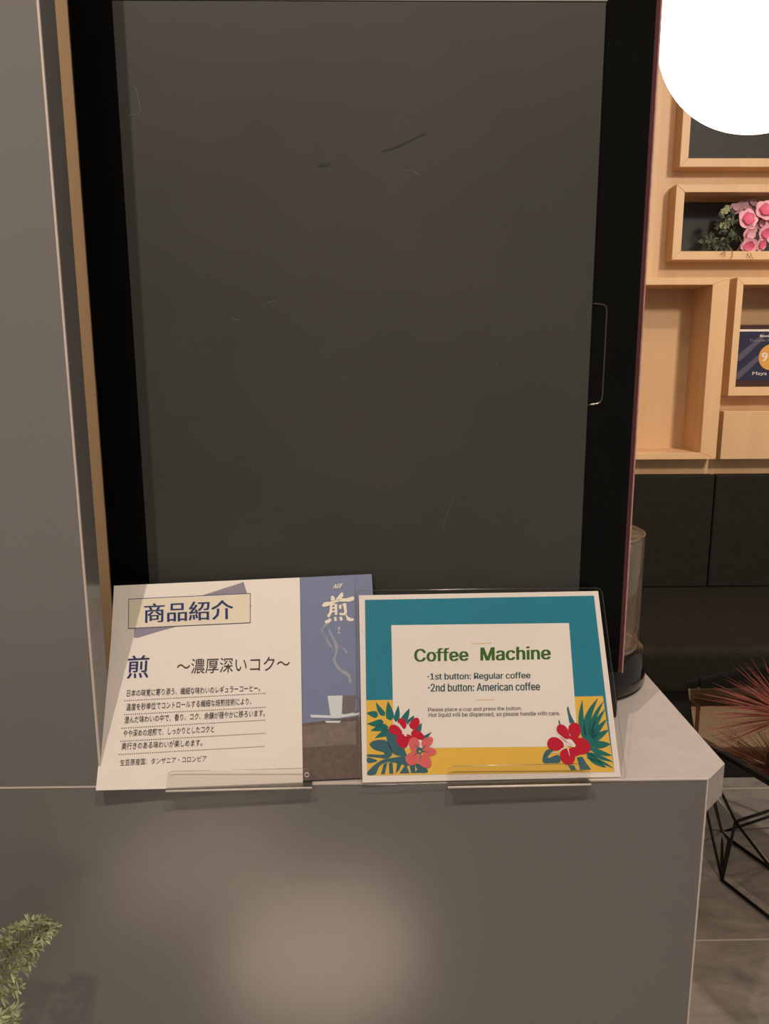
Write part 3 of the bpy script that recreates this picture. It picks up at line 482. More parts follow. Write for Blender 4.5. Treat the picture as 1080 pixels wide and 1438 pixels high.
# cable behind the leaflet
cb = MB()
cp = [Vector(p) for p in [(-0.10, 0.076, CT + .0068), (-0.15, 0.076, CT + .0068), (-0.21, 0.070, CT + .008), (-0.2265, 0.066, CT + .035), (-0.2275, 0.064, CT + .07), (-0.222, 0.068, CT + .095), (-0.212, 0.076, CT + .106), (-0.20, 0.077, CT + .098), (-0.19, 0.077, CT + .06)]]
cb.tube(smooth([tuple(p) for p in cp], 6), 0.0062, mat('braided_sleeve', rgb(40, 37, 34), 0.6, var=0.5, scale=400), 10)
cb.build('power_cable', label='black braided cable looping behind the leaflet at left', cat='cable')

# upright wood board seen in the gap left of the machine
t = thing('side_board', 'upright light wood board in the gap between grey panel and machine', 'wood panel', (xl - 0.04, 0.12, CT))
box('board', xl - 0.09, xl - 0.0015, MY + 0.005, MY + 0.04, CT + 0.0005, 2.3, wood_mat('lightened_wood_board', rgb(222, 184, 142), rgb(238, 202, 160), 0.2), t, 0.001)  # same wood, colour lightened to make up for weak light in the gap

# clear container behind the right edge
ctr = zp(880, 958, CT)
rr = 0.085
cx, cy = zp(902, 946, CT).x - rr, 0.128 + rr + 0.012
zt = yp(900, 742, cy).z - CT; zm = yp(893, 893, cy).z - CT
t = thing('drink_container', 'clear round container on black base beside machine\'s right edge', 'container', (cx, cy, CT))
b = MB()
rt = rr - 0.0085
kk = NT('clear_plastic_painted_reflection'); kk.t.nodes.remove(kk.b)
_tr = kk.n('ShaderNodeBsdfTransparent'); _tr.inputs[0].default_value = (.93, .88, .82, 1)
_df = kk.n('ShaderNodeBsdfDiffuse'); _df.inputs[0].default_value = rgb(226, 200, 176)  # beige diffuse stands in for the wood reflected in the clear tank
_gl = kk.n('ShaderNodeBsdfGlossy'); _gl.inputs['Roughness'].default_value = 0.08
_lw = kk.n('ShaderNodeLayerWeight'); _lw.inputs['Blend'].default_value = 0.3
_m1 = kk.n('ShaderNodeMixShader'); _m1.inputs[0].default_value = 0.14; kk.l(_tr.outputs[0], _m1.inputs[1]); kk.l(_df.outputs[0], _m1.inputs[2])
_mr = kk.n('ShaderNodeMapRange'); _mr.inputs['To Min'].default_value = .04; _mr.inputs['To Max'].default_value = .4; kk.l(_lw.outputs['Facing'], _mr.inputs['Value'])
_m2 = kk.n('ShaderNodeMixShader'); kk.l(_mr.outputs[0], _m2.inputs[0]); kk.l(_m1.outputs[0], _m2.inputs[1]); kk.l(_gl.outputs[0], _m2.inputs[2])
kk.l(_m2.outputs[0], kk.t.nodes['Material Output'].inputs[0]); reflect_plastic = kk.m
b.lathe([(0.001, 0.0005), (rr - 0.004, 0.0005), (rr, 0.005), (rr - 0.0005, 0.014), (rr - 0.004, 0.04), (rt, zm - .001), (rt - .001, zm), (0.001, zm)], (cx, cy, CT), mat('gloss_black_plastic', rgb(20, 19, 17), 0.1), 64)
b.build('base', t)
b = MB()
b.lathe([(0.001, zm + .001), (rt - .003, zm + .001), (rt - .0005, zm + .005), (rt, zt - .003), (rt - .0015, zt), (0.001, zt)], (cx, cy, CT),
        reflect_plastic, 64)
b.build('clear_tank', t)
b = MB()
b.lathe([(rt - 0.0015, zt - .002), (rt + .0003, zt - .002), (rt + .0003, zt - .0005), (rt - .0015, zt + .0004)], (cx, cy, CT), M['acredge'], 64, True)
b.build('top_rim', t)
b = MB()
b.lathe([(rt - .003, zm + .0005), (rt + .0003, zm + .0005), (rt + .0001, zm + .003), (rt - .003, zm + .004)], (cx, cy, CT), M['acredge'], 64, True)
b.build('bottom_rim', t)
kp = yp(883, 771, cy - rt * .55)
b = MB(); b.lathe([(.0005, -.005), (.004, -.004), (.0055, 0), (.004, .004), (.0005, .005)], kp, M['acredge'], 20); b.build('inner_knob', t)

# ================================================================== COFFEE SIGN (right)
def ink(name, r, g, b): return mat('ink_' + name, rgb(r, g, b), 0.5, var=0.03, spec=0.25)
def plane(px, py, z, tilt, rot):
    p = zp(px, py, z); n = Vector((0, -math.cos(R(tilt)), math.sin(R(tilt)))); n.rotate(Matrix.Rotation(R(rot), 3, 'Z'))
    return p, n
p0, n0 = plane(690, 1095, CT + 0.0013, 28, 1.7)
S = Sheet(p0, n0)
t = thing('coffee_sign', 'teal bordered Coffee Machine instruction sign with red hibiscus flowers', 'sign', S.P(690, 1095))
TEAL, YEL, CREAM = ink('teal', 34, 130, 154), ink('yellow', 236, 190, 76), M['paper']
LEAF, LEAF2, RED, CORAL, WHITE = ink('leaf_green', 24, 112, 108), ink('leaf_blue', 58, 104, 116), ink('red', 196, 12, 48), ink('coral', 224, 104, 106), M['paper']
S.slab([(504, 836), (840, 830), (872, 1091), (509, 1099)], M['paper'], 0.0, 0.0006)
S.poly([(512.5, 842.5), (834, 836.5), (863, 1084), (515.5, 1089)], TEAL, 0.00012)
S.poly([(514.2, 983.5), (846.5, 977.5), (863, 1084), (515.5, 1089)], YEL, 0.0002)
S.poly([(549.5, 878), (799, 875), (812, 1048), (553, 1051)], CREAM, 0.00028)
def sh_leaf(base, tip, wid, bend=0.0, m=LEAF, off=0.0004, k=7, blunt=0.5):
    bx, by = base; tx, ty = tip; dx, dy = tx - bx, ty - by; q = math.hypot(dx, dy); nx, ny = -dy / q, dx / q
    L, Rr = [], []
    for i in range(k + 1):
        s = i / k; wv = wid / 2 * (math.sin(math.pi * min(1, s ** blunt)) ** 0.8 if 0 < s < 1 else 0.02)
        ox = bend * q * math.sin(math.pi * s)
        cx_, cy_ = bx + dx * s + nx * ox, by + dy * s + ny * ox
        L.append((cx_ + nx * wv, cy_ + ny * wv)); Rr.append((cx_ - nx * wv, cy_ - ny * wv))
    S.poly(L + Rr[::-1], m, off)
BLOBN = [0]
def blob(c, a, b, ang, m, off, n=24, notch=0.0):
    BLOBN[0] += 1; off = off + (BLOBN[0] % 8) * 1.6e-5
    ca, sa = math.cos(R(ang)), math.sin(R(ang)); pts = []
    for i in range(n):
        th = 2 * math.pi * i / n; rr_ = 1 + notch * math.cos(3 * th)
        x, y = a * math.cos(th) * rr_, b * math.sin(th) * rr_
        pts.append((c[0] + x * ca - y * sa, c[1] + x * sa + y * ca))
    S.poly(pts, m, off)
def Z(cx0, cy0, sc_, x, y): return (cx0 + x / sc_, cy0 + y / sc_)
ql = lambda x, y: (500 + x * 140 / 1080, 960 + y * 140 / 1080)
qr = lambda x, y: (740 + x * 140 / 1080, 960 + y * 140 / 1080)
# left bunch of leaves
for bs, tp, wd, bd in (((310, 350), (215, 200), 60, -.05), ((375, 400), (345, 190), 88, 0), ((430, 415), (458, 235), 62, 0.02), ((500, 420), (578, 268), 74, .03),
                       ((240, 345), (112, 320), 72, .04), ((300, 415), (118, 435), 78, -.05), ((350, 470), (160, 510), 80, .04), ((400, 520), (205, 590), 80, .06),
                       ((560, 450), (630, 345), 66, 0), ((640, 560), (712, 425), 70, .02), ((700, 610), (818, 525), 46, .04)):
    sh_leaf(ql(*bs), ql(*tp), wd * .13, bd)
def trace(q, pts, m, off): S.poly([q(x, y) for x, y in smooth(pts, 3, True)], m, off)
trace(ql, [(345, 490), (470, 560), (520, 700), (560, 800), (540, 790), (420, 770), (360, 690), (330, 580)], LEAF2, .00044)
trace(ql, [(145, 655), (210, 615), (320, 615), (380, 690), (390, 770), (330, 810), (230, 800), (125, 790), (130, 765), (250, 770), (305, 765), (290, 740), (200, 715)], LEAF2, .00044)
trace(ql, [(125, 800), (235, 835), (130, 860)], LEAF2, .00044)
trace(ql, [(125, 985), (130, 950), (200, 880), (300, 820), (420, 800), (520, 790), (600, 850), (560, 890), (440, 860), (330, 850), (250, 900), (210, 984)], LEAF2, .00044)
for a, b_, c_, d_ in (((270, 980), (300, 870), (340, 850), (310, 982)), ((360, 975), (355, 860), (395, 850), (405, 975)), ((430, 973), (445, 860), (500, 850), (470, 930)),
                      ((470, 972), (540, 870), (580, 970), (520, 972)), ((595, 968), (580, 890), (640, 880), (640, 968)), ((630, 967), (690, 900), (770, 930), (775, 964))):
    S.poly([ql(*a), ql(*b_), ql(*c_), ql(*d_)], LEAF2, .00046)
trace(ql, [(640, 880), (680, 870), (770, 925), (770, 962), (690, 962)], LEAF2, .00047)
# red hibiscus
for c_, a, b_, an in (((500, 430), 62, 46, 65), ((635, 435), 68, 52, -62), ((425, 505), 78, 50, 30), ((505, 620), 78, 66, 70), ((665, 555), 76, 46, 25), ((560, 590), 60, 40, 10)):
    blob(ql(*c_), a * .1296, b_ * .1296, an, RED, .0006, notch=.05)
S.line([ql(400, 420), ql(460, 440), ql(510, 500), ql(530, 560)], [1.2, 3.2, 1.6, 2.4], WHITE, .00075)
S.line([ql(590, 410), ql(555, 460), ql(545, 520), ql(535, 570)], [.6, 1.4, 1.8, 3], WHITE, .00076)
# coral flower
for c_, a, b_, an in (((630, 660), 82, 58, 80), ((770, 635), 72, 50, -38), ((795, 735), 74, 46, 8), ((610, 810), 80, 66, -55), ((745, 840), 80, 66, 48)):
    blob(ql(*c_), a * .1296, b_ * .1296, an, CORAL, .0008, notch=.04)
for dx, dy in ((-70, -90), (70, -60), (100, 20), (10, 110), (-80, 70)):
    S.line([ql(690, 725), ql(690 + dx, 725 + dy)], [2.0, .4], LEAF2, .00095)
blob(ql(685, 725), 4.4, 4.4, 0, LEAF2, .0009); blob(ql(690, 735), 1.7, 1.3, 0, YEL, .001)
# right bunch
for bs, tp, wd, bd in (((640, 640), (600, 175), 66, -.07), ((660, 640), (770, 155), 78, -.12), ((680, 620), (830, 190), 56, -.08), ((690, 625), (850, 270), 58, -.07), ((690, 630), (865, 385), 62, -.05),
                       ((690, 640), (885, 500), 72, -.03), ((690, 660), (905, 655), 84, .02), ((680, 700), (920, 780), 56, .03), ((650, 745), (935, 850), 44, .0), ((640, 740), (860, 910), 70, .06), ((640, 800), (940, 920), 34, -.05)):
    sh_leaf(qr(*bs), qr(*tp), wd * .13, bd, LEAF, blunt=.75)
blob(qr(660, 650), 9, 11, 0, LEAF, .00042)
S.poly([qr(430, 270), qr(445, 240), qr(470, 330), qr(520, 430), qr(460, 430)], LEAF2, .0004)
S.poly([qr(340, 400), qr(352, 395), qr(365, 445), qr(345, 450)], LEAF2, .0004)
trace(qr, [(170, 800), (200, 730), (260, 705), (280, 730), (225, 790), (240, 805), (340, 770), (360, 850), (270, 860), (180, 858)], LEAF2, .0005)
S.poly([qr(540, 800), qr(600, 790), qr(640, 860), qr(695, 930), qr(575, 935)], LEAF2, .0005)
S.poly([qr(445, 885), qr(510, 885), qr(535, 935), qr(475, 937)], LEAF2, .0005)
for c_, a, b_, an in (((390, 520), 90, 56, 52), ((515, 505), 85, 66, 80), ((305, 655), 92, 72, 15), ((590, 680), 95, 90, 20), ((440, 790), 92, 82, 70), ((500, 620), 70, 60, 0), ((510, 740), 70, 50, 0)):
    blob(qr(*c_), a * .1296, b_ * .1296, an, RED, .0006, notch=.04)
blob(qr(470, 645), 7.5, 4.4, 35, WHITE, .0008, notch=.12)
S.line([qr(330, 540), qr(400, 600), qr(490, 670)], [1.2, 1.6, 1.2], WHITE, .0009); S.line([qr(360, 575), qr(420, 625), qr(490, 672)], [.4, .8, .3], RED, .001)
S.line([qr(430, 690), qr(380, 705), qr(330, 745), qr(250, 750)], [2, 1.6, 1.2, .4], WHITE, .0009); S.line([qr(440, 700), qr(450, 740), qr(462, 780)], [2, 1.0, .5], WHITE, .0009)
# lettering
GREEN, DTEAL, BROWN, PEACH = ink('green', 58, 106, 36), ink('dark_teal', 34, 82, 86), ink('brown', 70, 62, 62), ink('peach', 236, 200, 150)
S.line([(662, 904), (690, 903.4)], 1.5, PEACH, .0004); S.line([(668, 983.2), (695, 982.4)], 1.4, PEACH, .0004)
S.text('Coffee', (581.5, 929.5), (658, 928), (581.5, 911), GREEN, .0004, .026)
S.text('Machine', (674.5, 928), (773.5, 926), (674.5, 909), GREEN, .0004, .026)
S.text('·1st button: Regular coffee', (600, 957), (745, 955), (600, 945.5), DTEAL, .0004, .02)
S.text('·2nd button: American coffee', (601, 971.5), (758.5, 969.5), (601, 960), DTEAL, .0004, .02)
S.text('Please place a cup and press the button.', (601, 1000.5), (733, 998.5), (601, 994), BROWN, .0004, .010)
S.text('Hot liquid will be dispensed, so please handle with care.', (602, 1008.5), (786.5, 1006), (602, 1001), BROWN, .0004, .010)
S.mb.build('printed_sheet', t)
F = Sheet(p0, n0)
lam = [(496, 836), (499, 830.5), (506, 829.5), (836, 826), (843, 827.5), (846, 833), (878.5, 1085), (877, 1092), (870, 1096.5), (512, 1102), (505, 1101), (502, 1096)]
lam = [(p[0] + (4 if p[0] < 520 else -1), p[1]) for p in lam]
F.slab(lam, M['film'], .0018, .0003)
rimpath = [F.P(x, y, .00165) for x, y in lam]
F.mb.tube(rimpath, 0.00045, clear_mat('film_edge', (0.93, 0.91, 0.9, 1), 0.15, 0.1, 0.5), 5, closed=True)
F.mb.build('laminate_film', t, label='clear laminating film')

def stand(name, label, sh, pl, pr, ptop, back=0.09, lean=28, hole=None):
    """clear L stand: lip corner px pl, pr (bottom), lip top px"""
    a = zp(pl[0], pl[1], CT + .0003); b = zp(pr[0], pr[1], CT + .0003)
    e = (b - a); wd = e.length; e.normalize()
    nh = e.cross(Vector((0, 0, 1))); nh = nh if nh.y < 0 else -nh
    up = Vector((0, 0, 1)) * sh.n.xy.length - nh * sh.n.z; up.normalize()
    nl = e.cross(up); nl = nl if nl.y < 0 else -nl
    lh = (hit(ptop[0], ptop[1], a, nl) - a).dot(up)
    t = thing(name, label, 'sign stand', (a + b) / 2, 'clear stands on the counter front')
    th = 0.002
    r = 0.005
    lip = MB(); pts = [a, b] + [b + up * (lh - r) ] + [b + up * (lh - r) + (-e * (r - r * math.cos(q)) + up * (r * math.sin(q))) for q in (R(30), R(60), R(90))] \
        + [a + up * (lh - r) + (e * (r - r * math.cos(q)) + up * (r * math.sin(q))) for q in (R(90), R(60), R(30))] + [a + up * (lh - r)]
    lip.prism(pts, nl * -0.0012, M['clear'])
    lo = lip.build('front_lip', t)
    rm = MB(); rm.tube([p + nh * 0.0002 for p in pts[3:-1]], 0.0003, M['acredge'], 5); rm.tube([a + nh * .0003, b + nh * .0003], 0.0009, M['rim'], 6)  # pale bottom tube puts the glint of the acrylic edge into colour
    rm.build('lip_edge', lo)
    bs = MB(); bs.prism([a, b, b - nh * 0.045, a - nh * 0.045], (0, 0, 0.0007), M['clearbase']); bs.build('base', t)
    bk = MB(); ub = Vector((0, 0, 1)) * math.cos(R(lean)) - nh * math.sin(R(lean)); q0 = a - nh * 0.0125 + Vector((0, 0, .0008)); q1 = b - nh * 0.0125 + Vector((0, 0, .0008))
    bk.prism([q0, q1, q1 + ub * back, q0 + ub * back], nh * -0.0018, M['clear']); bk.build('back_plate', t)
    if hole:
        c0 = hit(hole[0], hole[1], a + nl * .0004, nl); hl = MB()
        hl.tube([c0 + e * (.0016 * math.cos(2 * math.pi * k / 12)) + up * (.0016 * math.sin(2 * math.pi * k / 12)) for k in range(12)], .0004, M['rim'], 5, closed=True)
        hl.build('rivet_hole', lo)
    return t
stand('sign_stand', 'clear acrylic stand holding the Coffee Machine sign', S, (629, 1105.5), (830, 1101.5), (640, 1075.5), lean=30)

# ================================================================== LEAFLET (left)
p1, n1 = plane(135, 1110, CT + 0.0013, 27, 3.2)
S2 = Sheet(p1, n1)
S = S2
t = thing('coffee_leaflet', 'white and blue Japanese coffee leaflet leaning against the machine', 'leaflet', S.P(280, 1105))
NAVY, LIL, BOXC, DARK = ink('navy', 44, 58, 108), ink('lilac_grey', 146, 140, 156), ink('cream_box', 232, 222, 202), ink('dark', 64, 58, 60)
edge = smooth([(160, 822.5), (157, 880), (151.5, 950), (145, 1010), (139.5, 1060), (134.5, 1110)], 3)
S.slab([(421, 811)] + edge + [(425.5, 1103)], M['paper'], .0, .0003)
S.poly([(188, 896), (178 + 12, 866), (330, 822), (342, 817), (353, 852), (300, 866)], LIL, .00015)
S.poly([(192, 896), (185, 868), (342, 817.5), (352, 848)], LIL, .00016)
S.poly([(180.5, 841), (352, 833), (352, 875), (180, 883)], NAVY, .0003)
S.poly([(181.4, 841.9), (351.2, 834), (351.2, 874.1), (180.9, 882)], BOXC, .0004)
S.text('商品紹介', (202, 875), (328, 869), (202.5, 848), NAVY, .0006, .018)
S.text('煎', (178, 953), (208.5, 951.5), (180, 921), NAVY, .0004, .012)
S.text('～濃厚深いコク～', (248, 947), (407, 942), (249, 925.5), DARK, .0004, .0)
for body, (x0, y0), (x1, y1) in (('日本の味覚に寄り添う、繊細な味わいのレギュラーコーヒー。', (178, 978.5), (365, 971)),
                                 ('温度を秒単位でコントロールする繊細な焙煎技術により、', (177, 998), (353, 989.5)),
                                 ('澄んだ味わいの中で、香り、コク、余韻が穏やかに移ろいます。', (174.5, 1016), (372, 1006)),
                                 ('やや深めの焙煎で、しっかりとしたコクと', (173, 1035), (300.5, 1028.5)),
                                 ('奥行きのある味わいが楽しめます。', (170.5, 1053), (284, 1047.5))):
    S.text(body, (x0, y0), (x1, y1), (x0 + .8, y0 - 10), DARK, .0004, .004)
S.text('生豆原産国：タンザニア・コロンビア', (168.5, 1075.5), (290, 1069.5), (169, 1066.5), DARK, .0004, 0)
for (x0, y0), (x1, y1) in (((175, 984), (374.5, 973.5)), ((174.5, 1003.5), (374.5, 993)), ((171, 1022.5), (374, 1011)), ((169, 1041), (374, 1029.5)), ((166.5, 1059.5), (373, 1048))):
    n_ = 66
    for i in range(n_):
        s0, s1 = i / n_, (i + .5) / n_
        S.line([(x0 + (x1 - x0) * s0, y0 + (y1 - y0) * s0), (x0 + (x1 - x0) * s1, y0 + (y1 - y0) * s1)], 1.0, DARK, .0004)
S.mb.build('white_page', t, label='white page with Japanese text')
# photo page
def blue_mat():
    k = NT('print_blue'); b = k.b; b.inputs['Roughness'].default_value = 0.35
    tc = k.n('ShaderNodeTexCoord'); sp = k.n('ShaderNodeSeparateXYZ'); k.l(tc.outputs['Object'], sp.inputs[0])
    mr = k.n('ShaderNodeMapRange'); mr.inputs['From Min'].default_value = S.P(460, 1000).z - t.location.z; mr.inputs['From Max'].default_value = S.P(460, 810).z - t.location.z
    k.l(sp.outputs[2], mr.inputs['Value'])
    nz = k.n('ShaderNodeTexNoise'); nz.inputs['Scale'].default_value = 60; nz.inputs['Detail'].default_value = 6; k.l(tc.outputs['Object'], nz.inputs['Vector'])
    ad = k.n('ShaderNodeMath', operation='MULTIPLY_ADD'); ad.inputs[1].default_value = 0.35; k.l(nz.outputs['Fac'], ad.inputs[0]); k.l(mr.outputs[0], ad.inputs[2])
    rp = k.n('ShaderNodeValToRGB'); rp.color_ramp.elements[0].color = rgb(164, 164, 172); rp.color_ramp.elements[1].color = rgb(122, 132, 164)
    rp.color_ramp.elements[0].position = .2; rp.color_ramp.elements[1].position = 1.0
    k.l(ad.outputs[0], rp.inputs['Fac']); k.l(rp.outputs['Color'], b.inputs['Base Color'])
    return k.m
B = Sheet(p1 - n1 * 0.0012, n1); S = B
BR, BR2, CUPW, CUPD, STEAM = mat('print_brown', rgb(104, 90, 82), .35, var=.18, scale=220), mat('print_brown_light', rgb(126, 112, 106), .35, var=.15, scale=160), ink('cup_white', 214, 220, 222), ink('cup_shade', 116, 110, 112), ink('steam', 158, 160, 174)
BLUEM = blue_mat()
B.slab([(420, 811), (522, 806), (540, 1091), (422, 1096.5)], BLUEM, 0, .0003)
B.poly([(424, 1016), (505, 1006), (534, 1004), (540, 1091), (424, 1096.5)], BR, .0001)
B.poly([(425, 1020), (500, 1012), (500, 1045), (425, 1050)], BR2, .00016)
qb = lambda x, y: (410 + x * 120 / 557, 800 + y * 120 / 557)
def tb(pts, m, off): B.poly([qb(*p) for p in pts], m, off)
for path, wds in (([(230, 330), (245, 400), (285, 480), (290, 540), (275, 590), (310, 650), (360, 680), (380, 720), (370, 760)], [.5, 3, 4.5, 3, 4, 4, 5, 4, .5]),
                  ([(240, 340), (195, 390), (205, 440)], [4, 2, .5]), ([(200, 400), (240, 480), (275, 530)], [.5, 3, .5]), ([(300, 500), (345, 520), (355, 545)], [.5, 2, 4])):
    pts = smooth([qb(*p) for p in path], 4); n_ = len(pts); ws = [wds[min(len(wds) - 1, int(i / n_ * len(wds)))] for i in range(n_)]
    B.line(pts, ws, STEAM, .00016)
tb([(232, 822), (420, 818), (405, 935), (380, 945), (260, 950), (250, 945)], CUPW, .0002)
tb([(330, 820), (420, 818), (408, 930), (345, 942), (325, 940)], CUPD, .0003)
tb([(415, 835), (445, 832), (448, 920), (418, 935), (412, 925), (435, 910), (435, 845)], CUPD, .0003)
tb([(120, 945), (260, 950), (405, 938), (440, 930), (440, 945), (300, 968), (125, 963)], CUPW, .00026)
tb([(215, 985), (320, 985), (310, 998), (225, 998)], CUPW, .00026)
tb([(245, 1020), (300, 1020), (295, 1140), (255, 1150)], BR2, .0003)
OFFW = ink('ivory', 240, 232, 212)
qk = lambda x, y: (440 + x * 70 / 1080, 810 + y * 90 / 1389)
def stroke(pts, ws, off=.0004): B.line(smooth([qk(*p) for p in pts], 4), [w_ * 70 / 1080 for w_ in [ws[min(len(ws) - 1, i // 4)] for i in range((len(pts) - 1) * 4 + 1)]], OFFW, off)
stroke([(205, 640), (240, 610), (350, 575), (470, 535), (620, 505), (760, 500), (890, 455)], [60, 95, 60, 55, 75, 90, 8])
stroke([(400, 420), (425, 470), (410, 520)], [70, 85, 50])
stroke([(610, 345), (615, 390), (570, 450), (510, 510)], [60, 85, 80, 50])
stroke([(385, 610), (385, 700), (370, 780), (320, 870)], [60, 60, 60, 70], .00042)
stroke([(365, 620), (440, 595), (490, 600)], [40, 30, 50], .00044)
stroke([(485, 590), (490, 700), (495, 830)], [60, 55, 50], .00046)
stroke([(390, 685), (480, 670)], [36, 36], .00048); stroke([(390, 760), (480, 745)], [34, 34], .00048)
stroke([(580, 610), (585, 700)], [56, 40]); stroke([(610, 630), (650, 585)], [10, 20])
stroke([(675, 575), (690, 680), (700, 770), (660, 810), (560, 805)], [70, 60, 60, 55, 6], .00042)
stroke([(365, 910), (340, 960), (250, 985)], [70, 70, 10]); stroke([(475, 870), (485, 960)], [50, 60]); stroke([(590, 870), (615, 950)], [60, 45])
stroke([(710, 830), (750, 900), (810, 935), (875, 920)], [40, 80, 60, 8])
B.text('AGF', (467, 826.8), (481.5, 825.2), (467.8, 820.8), OFFW, .0004, .03, .3)
B.text('せ', (474, 885), (478, 884.8), (474, 880.3), OFFW, .0004, .03); B.text('ん', (474, 890), (478.4, 889.8), (474, 885.8), OFFW, .0004, .03)
B.line([(499, 812), (504, 1090)], .6, CUPD, .0002)
B.mb.build('photo_page', t, label='blue photo page with steaming cup and white brush lettering')
stand('sign_stand', 'clear acrylic stand with rivet holding the white leaflet', S2, (233, 1111), (438, 1106), (243, 1083), lean=29, hole=(431, 1088))

# ================================================================== BENCH
SEAT = 0.42
yb = zp(960, 825, SEAT).y
t = thing('bench_seat', 'dark leather wall bench under the wood niches', 'bench', (0.8, 1.75, 0))
sx = yp(1000, 740, yb).x
yfr = 1.42
for (a, b_) in ((-0.9, sx - 0.002), (sx + 0.002, sx + 0.75), (sx + 0.754, 2.5)):
    box('backrest', a, b_, yb, WALLY - 0.0004, SEAT + 0.001, BACKTOP, M['leather'], t, 0.006, segs=3)
box('seat', -0.9, 2.5, yfr, WALLY - 0.0004, SEAT - 0.14, SEAT, M['leather'], t, 0.025, segs=4)
box('base', -0.9, 2.5, yfr + 0.05, WALLY - 0.0004, 0.0005, SEAT - 0.1405, M['blackmatte'], t)

# ================================================================== GLASS TABLE
GZ = 0.42
v0, v1, v2 = zp(975, 1034, GZ), zp(963, 958, GZ), zp(1073, 935, GZ)
fd = (zp(1080, 1095, GZ) - zp(1001, 1049, GZ)).normalized()
v5 = v0 + fd * 0.40
c = (v2 + v5) / 2
v3, v4 = 2 * c - v0, 2 * c - v1
hexv = [v0, v1, v2, v3, v4, v5]
t = thing('side_table', 'low glass topped table with black geometric wire base beside the bench', 'table', (c.x, c.y, 0))
g = MB(); g.prism([Vector((p.x, p.y, GZ)) for p in hexv], (0, 0, 0.008), M['glass']); g.build('glass_top', t, 0.001, 1, label='clear glass table top')
rim = [c + (p - c) * 0.97 + Vector((0, 0, -0.012)) for p in hexv]
wires = MB()
def seg(a, b_, r_=0.0033): wires.tube([a, b_], r_, M['wire'], 8)
for i in range(6): seg(rim[i], rim[(i + 1) % 6], 0.0042)
Bn = zp(1014, 1236, 0.006); Bd = (zp(1080, 1288, 0.006) - Bn).normalized()
low = [Bn]
B2 = Bn + Bd * 0.36
cc = Vector((c.x, c.y, 0.006))
low = [Bn, 2 * cc - B2 - Vector((0.0, 0, 0)), 2 * cc - Bn, B2]
for q in low: q.z = 0.006
for i in range(4): seg(low[i], low[(i + 1) % 4], 0.004)
An = yp(1033, 1154, Bn.y - 0.03); Cn = yp(1014, 1169, Bn.y + 0.2)
A2 = 2 * Vector((c.x, c.y, An.z)) - An; C2 = 2 * Vector((c.x, c.y, Cn.z)) - Cn
for q, lowq in ((An, 0), (Cn, 0), (A2, 2), (C2, 2)): seg(q, low[lowq])
A3 = yp(1130, 1122, An.y + 0.06); C3 = yp(1130, 1130, Cn.y)
seg(An, A3); seg(Cn, C3); seg(An, B2); seg(A3, B2); seg(Cn, low[1]); seg(C2, low[3])
seg(An, rim[0]); seg(Cn, rim[0]); seg(Cn, rim[1]); seg(A3, zp(1052, 1080, GZ - .012)); seg(A3, rim[5]); seg(A2, rim[3]); seg(C2, rim[3]); seg(C2, rim[4]); seg(A2, low[3]); seg(C3, rim[2]); seg(C3, A2)
seg(yp(990, 1128, Bn.y + .05), Bn)
wires.build('wire_base', t)
dp = zp(1056, 1066, GZ)
d = MB(); d.lathe([(0.003, -0.0005), (0.006, -.004), (0.016, -.003), (0.0175, -.001), (0.016, -.0004), (0.008, -.002)], (dp.x, dp.y, GZ), clear_mat('pad_clear', (.7, .7, .7, 1), .5, .2, .8), 24, True)
d.build('glass_pad', t, label='round clear pad under the glass')
# red spiky plant lying on the glass
pc = zp(1108, 1006, GZ + 0.07)
t = thing('spiky_plant', 'dried red spiky tuft lying on the glass table', 'plant', (pc.x, pc.y, GZ + .008))
sp = MB(); PK = mat('dusty_red', rgb(186, 104, 90), 0.6, var=.4, scale=25)
for i in range(300):
    th = random.uniform(0, 2 * math.pi); z = random.uniform(-0.38, 0.75)
    q = math.sqrt(max(0, 1 - z * z)); d_ = Vector((q * math.cos(th), q * math.sin(th), z)).normalized()
    L = random.uniform(.12, .20) * (1 - .35 * max(z, 0)); 
    if z < 0: L = min(L, 0.058 / -z)
    s_ = random.uniform(.0, .02)
    droop = Vector((0, 0, -random.uniform(0, .02)))
    p_ = [pc + d_ * s_, pc + d_ * (L * .6) + droop * .3, pc + d_ * L + droop]
    for v_ in p_: v_.z = max(v_.z, GZ + .0105)
    sp.tube(p_, .0009, PK, 3, [1, .8, .15], cap=False)
sp.build('spikes', t)
co = MB(); co.lathe([(.001, -.0605), (.02, -.055), (.034, -.03), (.036, 0), (.022, .026), (.001, .034)], pc, PK, 16); co.build('core', t)

# ================================================================== PENDANT GLOBE
LD = 1.5
lc = ap(1081, 22, LD); lr = 0.209
t = thing('globe_lamp', 'large glowing white globe lamp hanging above the table', 'lamp', lc)
b = MB(); n_ = 40
b.lathe([(max(.0005, lr * math.sin(math.pi * i / n_)), -lr * math.cos(math.pi * i / n_)) for i in range(n_ + 1)], lc, emit_mat('glowing_opal', (1.0, 0.93, 0.84, 1), 2.2), 64)
b.build('globe', t)
b = MB(); b.lathe([(.001, lr - .004), (.035, lr - .004), (.035, lr + .03), (.012, lr + .045), (.001, lr + .045)], lc, M['blackmatte'], 24); b.build('cap', t)
b = MB(); b.tube([lc + Vector((0, 0, lr + .04)), Vector((lc.x, lc.y, CEIL - .02))], .004, M['blackmatte'], 8); b.build('cord', t)
b = MB(); b.lathe([(.001, -.025), (.05, -.025), (.055, -.0005), (.001, -.0005)], (lc.x, lc.y, CEIL), M['blackmatte'], 24); b.build('ceiling_rose', t)

